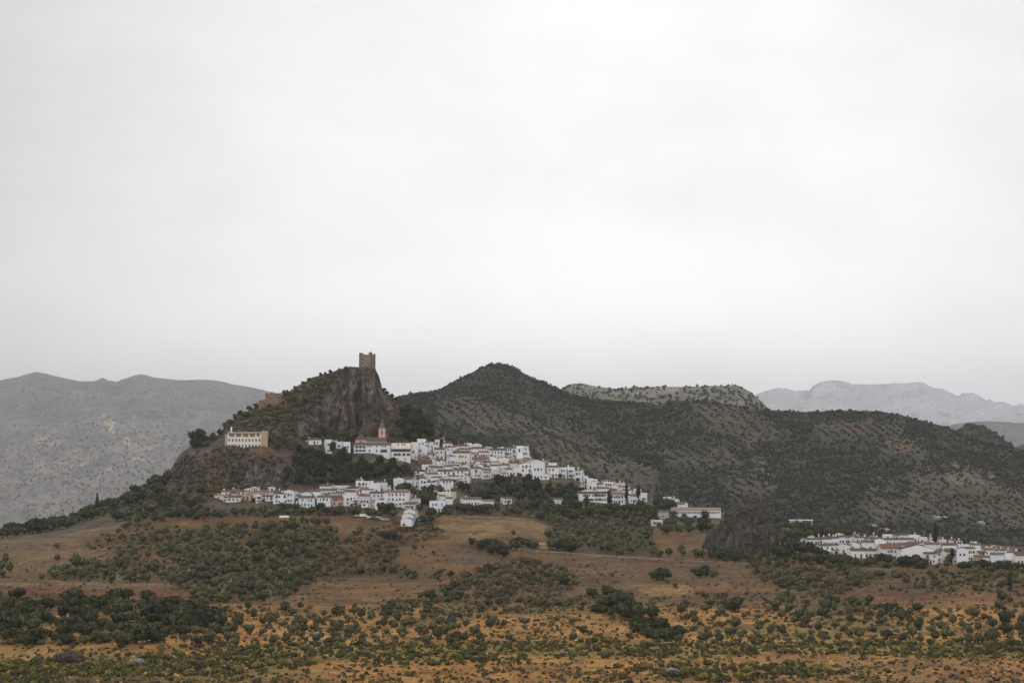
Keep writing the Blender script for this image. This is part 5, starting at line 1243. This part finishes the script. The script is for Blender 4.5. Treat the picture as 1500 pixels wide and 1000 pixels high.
boulder('rock_outcrop', 1054, 804, 44, 30, 'low reddish rock at the left foot of the big outcrop', M_crag, 8, sub=5, rough=.2, fiss=.1)
boulder('rock_outcrop', 702, 728, 26, 22, 'brown rock face above the road between the middle terraces', M_crag, 9, sub=5, rough=.2, fiss=.16)
boulder('rock_outcrop', 622, 681, 20, 13, 'rusty brown rock knob among the houses right of the cream block', stonemat('rusty_rock', (.19, .12, .09), .4), 12, sub=5, rough=.2, fiss=.12)
boulder('boulder', 98, 970, 44, 16, 'large brown boulder at the lower left in front of the dark wood', M_crag, 15, sub=4, rough=.2, fiss=.12)
boulder('boulder', 200, 973, 24, 10, 'low white craggy boulder in the front grass right of the brown one', M_boul, 16)
boulder('boulder', 984, 984, 24, 7, 'lower flat slab of the pair of pale boulders at the front', M_boul, 17); boulder('boulder', 983, 976, 20, 7, 'upper rounded pale boulder of the pair at the front', M_boul, 18)
boulder('boulder', 994, 961, 6, 4, 'small white stone above the pair of pale boulders', M_boul, 19); boulder('boulder', 1168, 984, 20, 5, 'low dark stone by bare twigs at the front right', M_crag, 21)
boulder('boulder', 463, 930, 14, 6, 'flat pale stone patch among the olives on orange grass', M_boul, 22); boulder('boulder', 990, 861, 8, 4, 'small grey stone by the round bush on the dry slope', M_crag, 23)
boulder('boulder', 288, 864, 12, 4, 'pale stone at the foot of the slope olive grove', M_boul, 24)

# ---- roads, walls, cars
def strip(name, pts, width, mat, up=.06, kind='structure'):
    L = []
    P = [place(a, b) for a, b in pts]
    Q = []
    for a, b in zip(P[:-1], P[1:]):
        n = max(2, int((b - a).length / 4)); Q += [a.lerp(b, k / n) for k in range(n)]
    Q.append(P[-1]); V = []
    for k, q in enumerate(Q):
        d = (Q[min(k + 1, len(Q) - 1)] - Q[max(k - 1, 0)]); d.z = 0; d.normalize(); nrm = Vector((-d.y, d.x, 0))
        for sg in (-1, -.33, .33, 1):
            e = q + nrm * sg * width / 2; z_ = gz(e.x, e.y); V.append((e.x, e.y, (z_ if z_ is not None else q.z) + up))
    me = npmesh(name, np.array(V), gridfaces(len(Q), 4), [mat]); o = link(name, me); tag(o, kind=kind); return Q
masp = stonemat('asphalt', (.085, .078, .072), 2); mdirt = stonemat('dirt_track', (.22, .155, .10), .5)
ROAD = [(640,752),(690,755),(740,757),(790,760),(806,764)]; R2 = [(690,797),(740,800),(800,806),(860,810),(930,815),(1000,819),(1060,822),(1110,825)]
strip('road', [(300,757),(400,754),(480,754),(560,757),(600,760),(640,753)], 6, masp); strip('road', ROAD, 6, masp); Q2 = strip('road', R2, 6, masp)
strip('path', [(0,848),(60,850),(160,854),(262,860)], 2, mdirt); strip('path', [(0,832),(60,815),(120,803),(190,806)], 2, mdirt); strip('path', [(960,757),(1000,767),(1060,768)], 3, mdirt)
M_kerb = stonemat('pale_wall_stone', (.26, .225, .185), 1.5)
def lowwall(pts, h, label, off=3.2, mat=None):
    P = [place(a, b) for a, b in pts]; Q = []
    for a, b in zip(P[:-1], P[1:]):
        n = max(2, int((b - a).length / 5)); Q += [a.lerp(b, k / n) for k in range(n)]
    Q.append(P[-1]); b = MB(); V = []
    for k, q in enumerate(Q):
        y = q.y - off; z_ = gz(q.x, y) or q.z
        V += [(q.x, y, z_ - .6), (q.x, y, z_ + h), (q.x, y + .35, z_ + h), (q.x, y + .35, z_ - .6)]
    F = []
    for k in range(len(Q) - 1):
        for j in range(4): F.append((k * 4 + j, k * 4 + (j + 1) % 4, k * 4 + 4 + (j + 1) % 4, k * 4 + 4 + j))
    me = npmesh('roadside_wall', np.array(V), np.array(F), [mat or M_kerb]); o = link('roadside_wall', me); tag(o, label, 'wall'); return o
lowwall([(700,798),(740,801),(800,807),(860,811),(930,816),(990,819)], .5, 'low pale roadside wall below the olive grove')
lowwall([(1000,819.5),(1060,822.5),(1100,825)], .35, 'low pale roadside wall below the knoll and rock outcrop')
lowwall([(640,752),(690,755),(740,757),(790,760)], .4, 'low pale roadside wall above the stubble field')
lowwall([(1270,832),(1310,832.5)], .4, 'short pale wall below the middle of the lower village')
lowwall([(410,757),(424,757)], 1.3, 'short white wall left of the parked cars under the lower street', mat=MW['w'])
p = place(776, 757.5); o = link('lawn', npmesh('lawn', np.array([(p.x - 6, p.y - 2, p.z), (p.x + 5, p.y - 2, p.z - .3), (p.x + 5, p.y + 2, p.z + 1), (p.x - 6, p.y + 2, p.z + 1)]) + [0, 0, .3], np.array([[0, 1, 2, 3]]), [stonemat('green_turf', (.045, .10, .025), 1)])); tag(o, kind='structure')

carbody = MB().prism([(-2.1, .35), (2.1, .35), (2.15, .75), (2.0, .95), (1.2, 1.02), (.6, 1.48), (-1.1, 1.5), (-1.8, 1.05), (-2.12, .95)], -.85, .85)
carwin = MB().prism([(.62, 1.06), (.98, 1.06), (.52, 1.42), (.2, 1.42), (-1.0, 1.42), (-1.5, 1.06)], -.87, .87)
vanbody = MB().prism([(-2.5, .4), (2.5, .4), (2.55, .95), (1.95, 1.25), (1.35, 2.1), (-2.5, 2.15)], -.95, .95)
vanwin = MB().prism([(.9, 1.3), (1.8, 1.3), (1.35, 1.95), (.9, 1.95)], -.97, .97)
wheel = MB(); wheel.prism([(.32 * math.cos(2 * math.pi * k / 12), .32 * math.sin(2 * math.pi * k / 12)) for k in range(12)], -.1, .1)
def keep(mb, name):
    o = mb.build(name, [mg]); d = o.data; bpy.data.objects.remove(o); return d
CW, VW = keep(carwin, 'windows'), keep(vanwin, 'windows'); mty, _, b_ = newmat('tyre'); b_.inputs['Base Color'].default_value = (.02, .02, .02, 1)
wo_ = wheel.build('wheel', [mty]); WD = wo_.data; bpy.data.objects.remove(wo_); PAINT = {}
def car(px, py, rz, colname, col, label, van=False):
    p = place(px, py); z_ = gz(p.x, p.y) or p.z; o = link('parked_van' if van else 'parked_car', None, loc=(p.x, p.y, z_ + .12), rz=rz); o.empty_display_size = 1
    if colname not in PAINT:
        m, _, b = newmat(colname + '_car_paint'); b.inputs['Base Color'].default_value = (*col, 1); b.inputs['Roughness'].default_value = .35; b.inputs['Specular IOR Level'].default_value = .5; PAINT[colname] = m
    (vanbody if van else carbody).build('body', [PAINT[colname]], o); link('windows', VW if van else CW, o)
    for x in (-1.3, 1.35):
        for y in (-.82, .82): link('wheel', WD, o, (x, y, .32))
    tag(o, label, 'van' if van else 'car', 'vehicles parked below the lower street')
WH, SI, DK, RD_, BL = ('white', (.7, .7, .7)), ('silver', (.4, .41, .42)), ('dark', (.04, .045, .05)), ('red', (.3, .04, .03)), ('blue', (.05, .09, .18))
car(524, 757, .3, *SI, 'silver car just left of the white van'); car(533, 757.5, .1, *WH, 'white van parked among cars below the lower street', van=True)
car(543, 759.5, .5, *WH, 'white car just right of the white van'); car(548, 760.5, .4, *DK, 'dark car, second right of the white van'); car(554, 759, .2, *SI, 'silver car behind the middle of the parked row', )
car(553, 762, .3, *DK, 'dark car at the front of the parked row'); car(560, 762, .2, *WH, 'small white car right of the middle of the parked row'); car(568, 762.5, .1, *SI, 'silver car near the right end of the parked row')
car(575, 763, .1, *DK, 'dark car at the right end of the parked row before the garages')
car(614, 758, 1.2, *WH, 'white car highest beside the garages'); car(612.5, 762, .9, *DK, 'dark car, second from top beside the garages'); car(617, 763, 1.0, *WH, 'white car, middle right beside the garages'); car(611, 767, .5, *DK, 'dark car lowest left beside the garages'); car(615, 768, .4, *BL, 'blue car lowest right beside the garages')
SC.cycles.use_denoising = True
try: SC.cycles.denoiser = 'OPENIMAGEDENOISE'
except Exception as e: print(e)
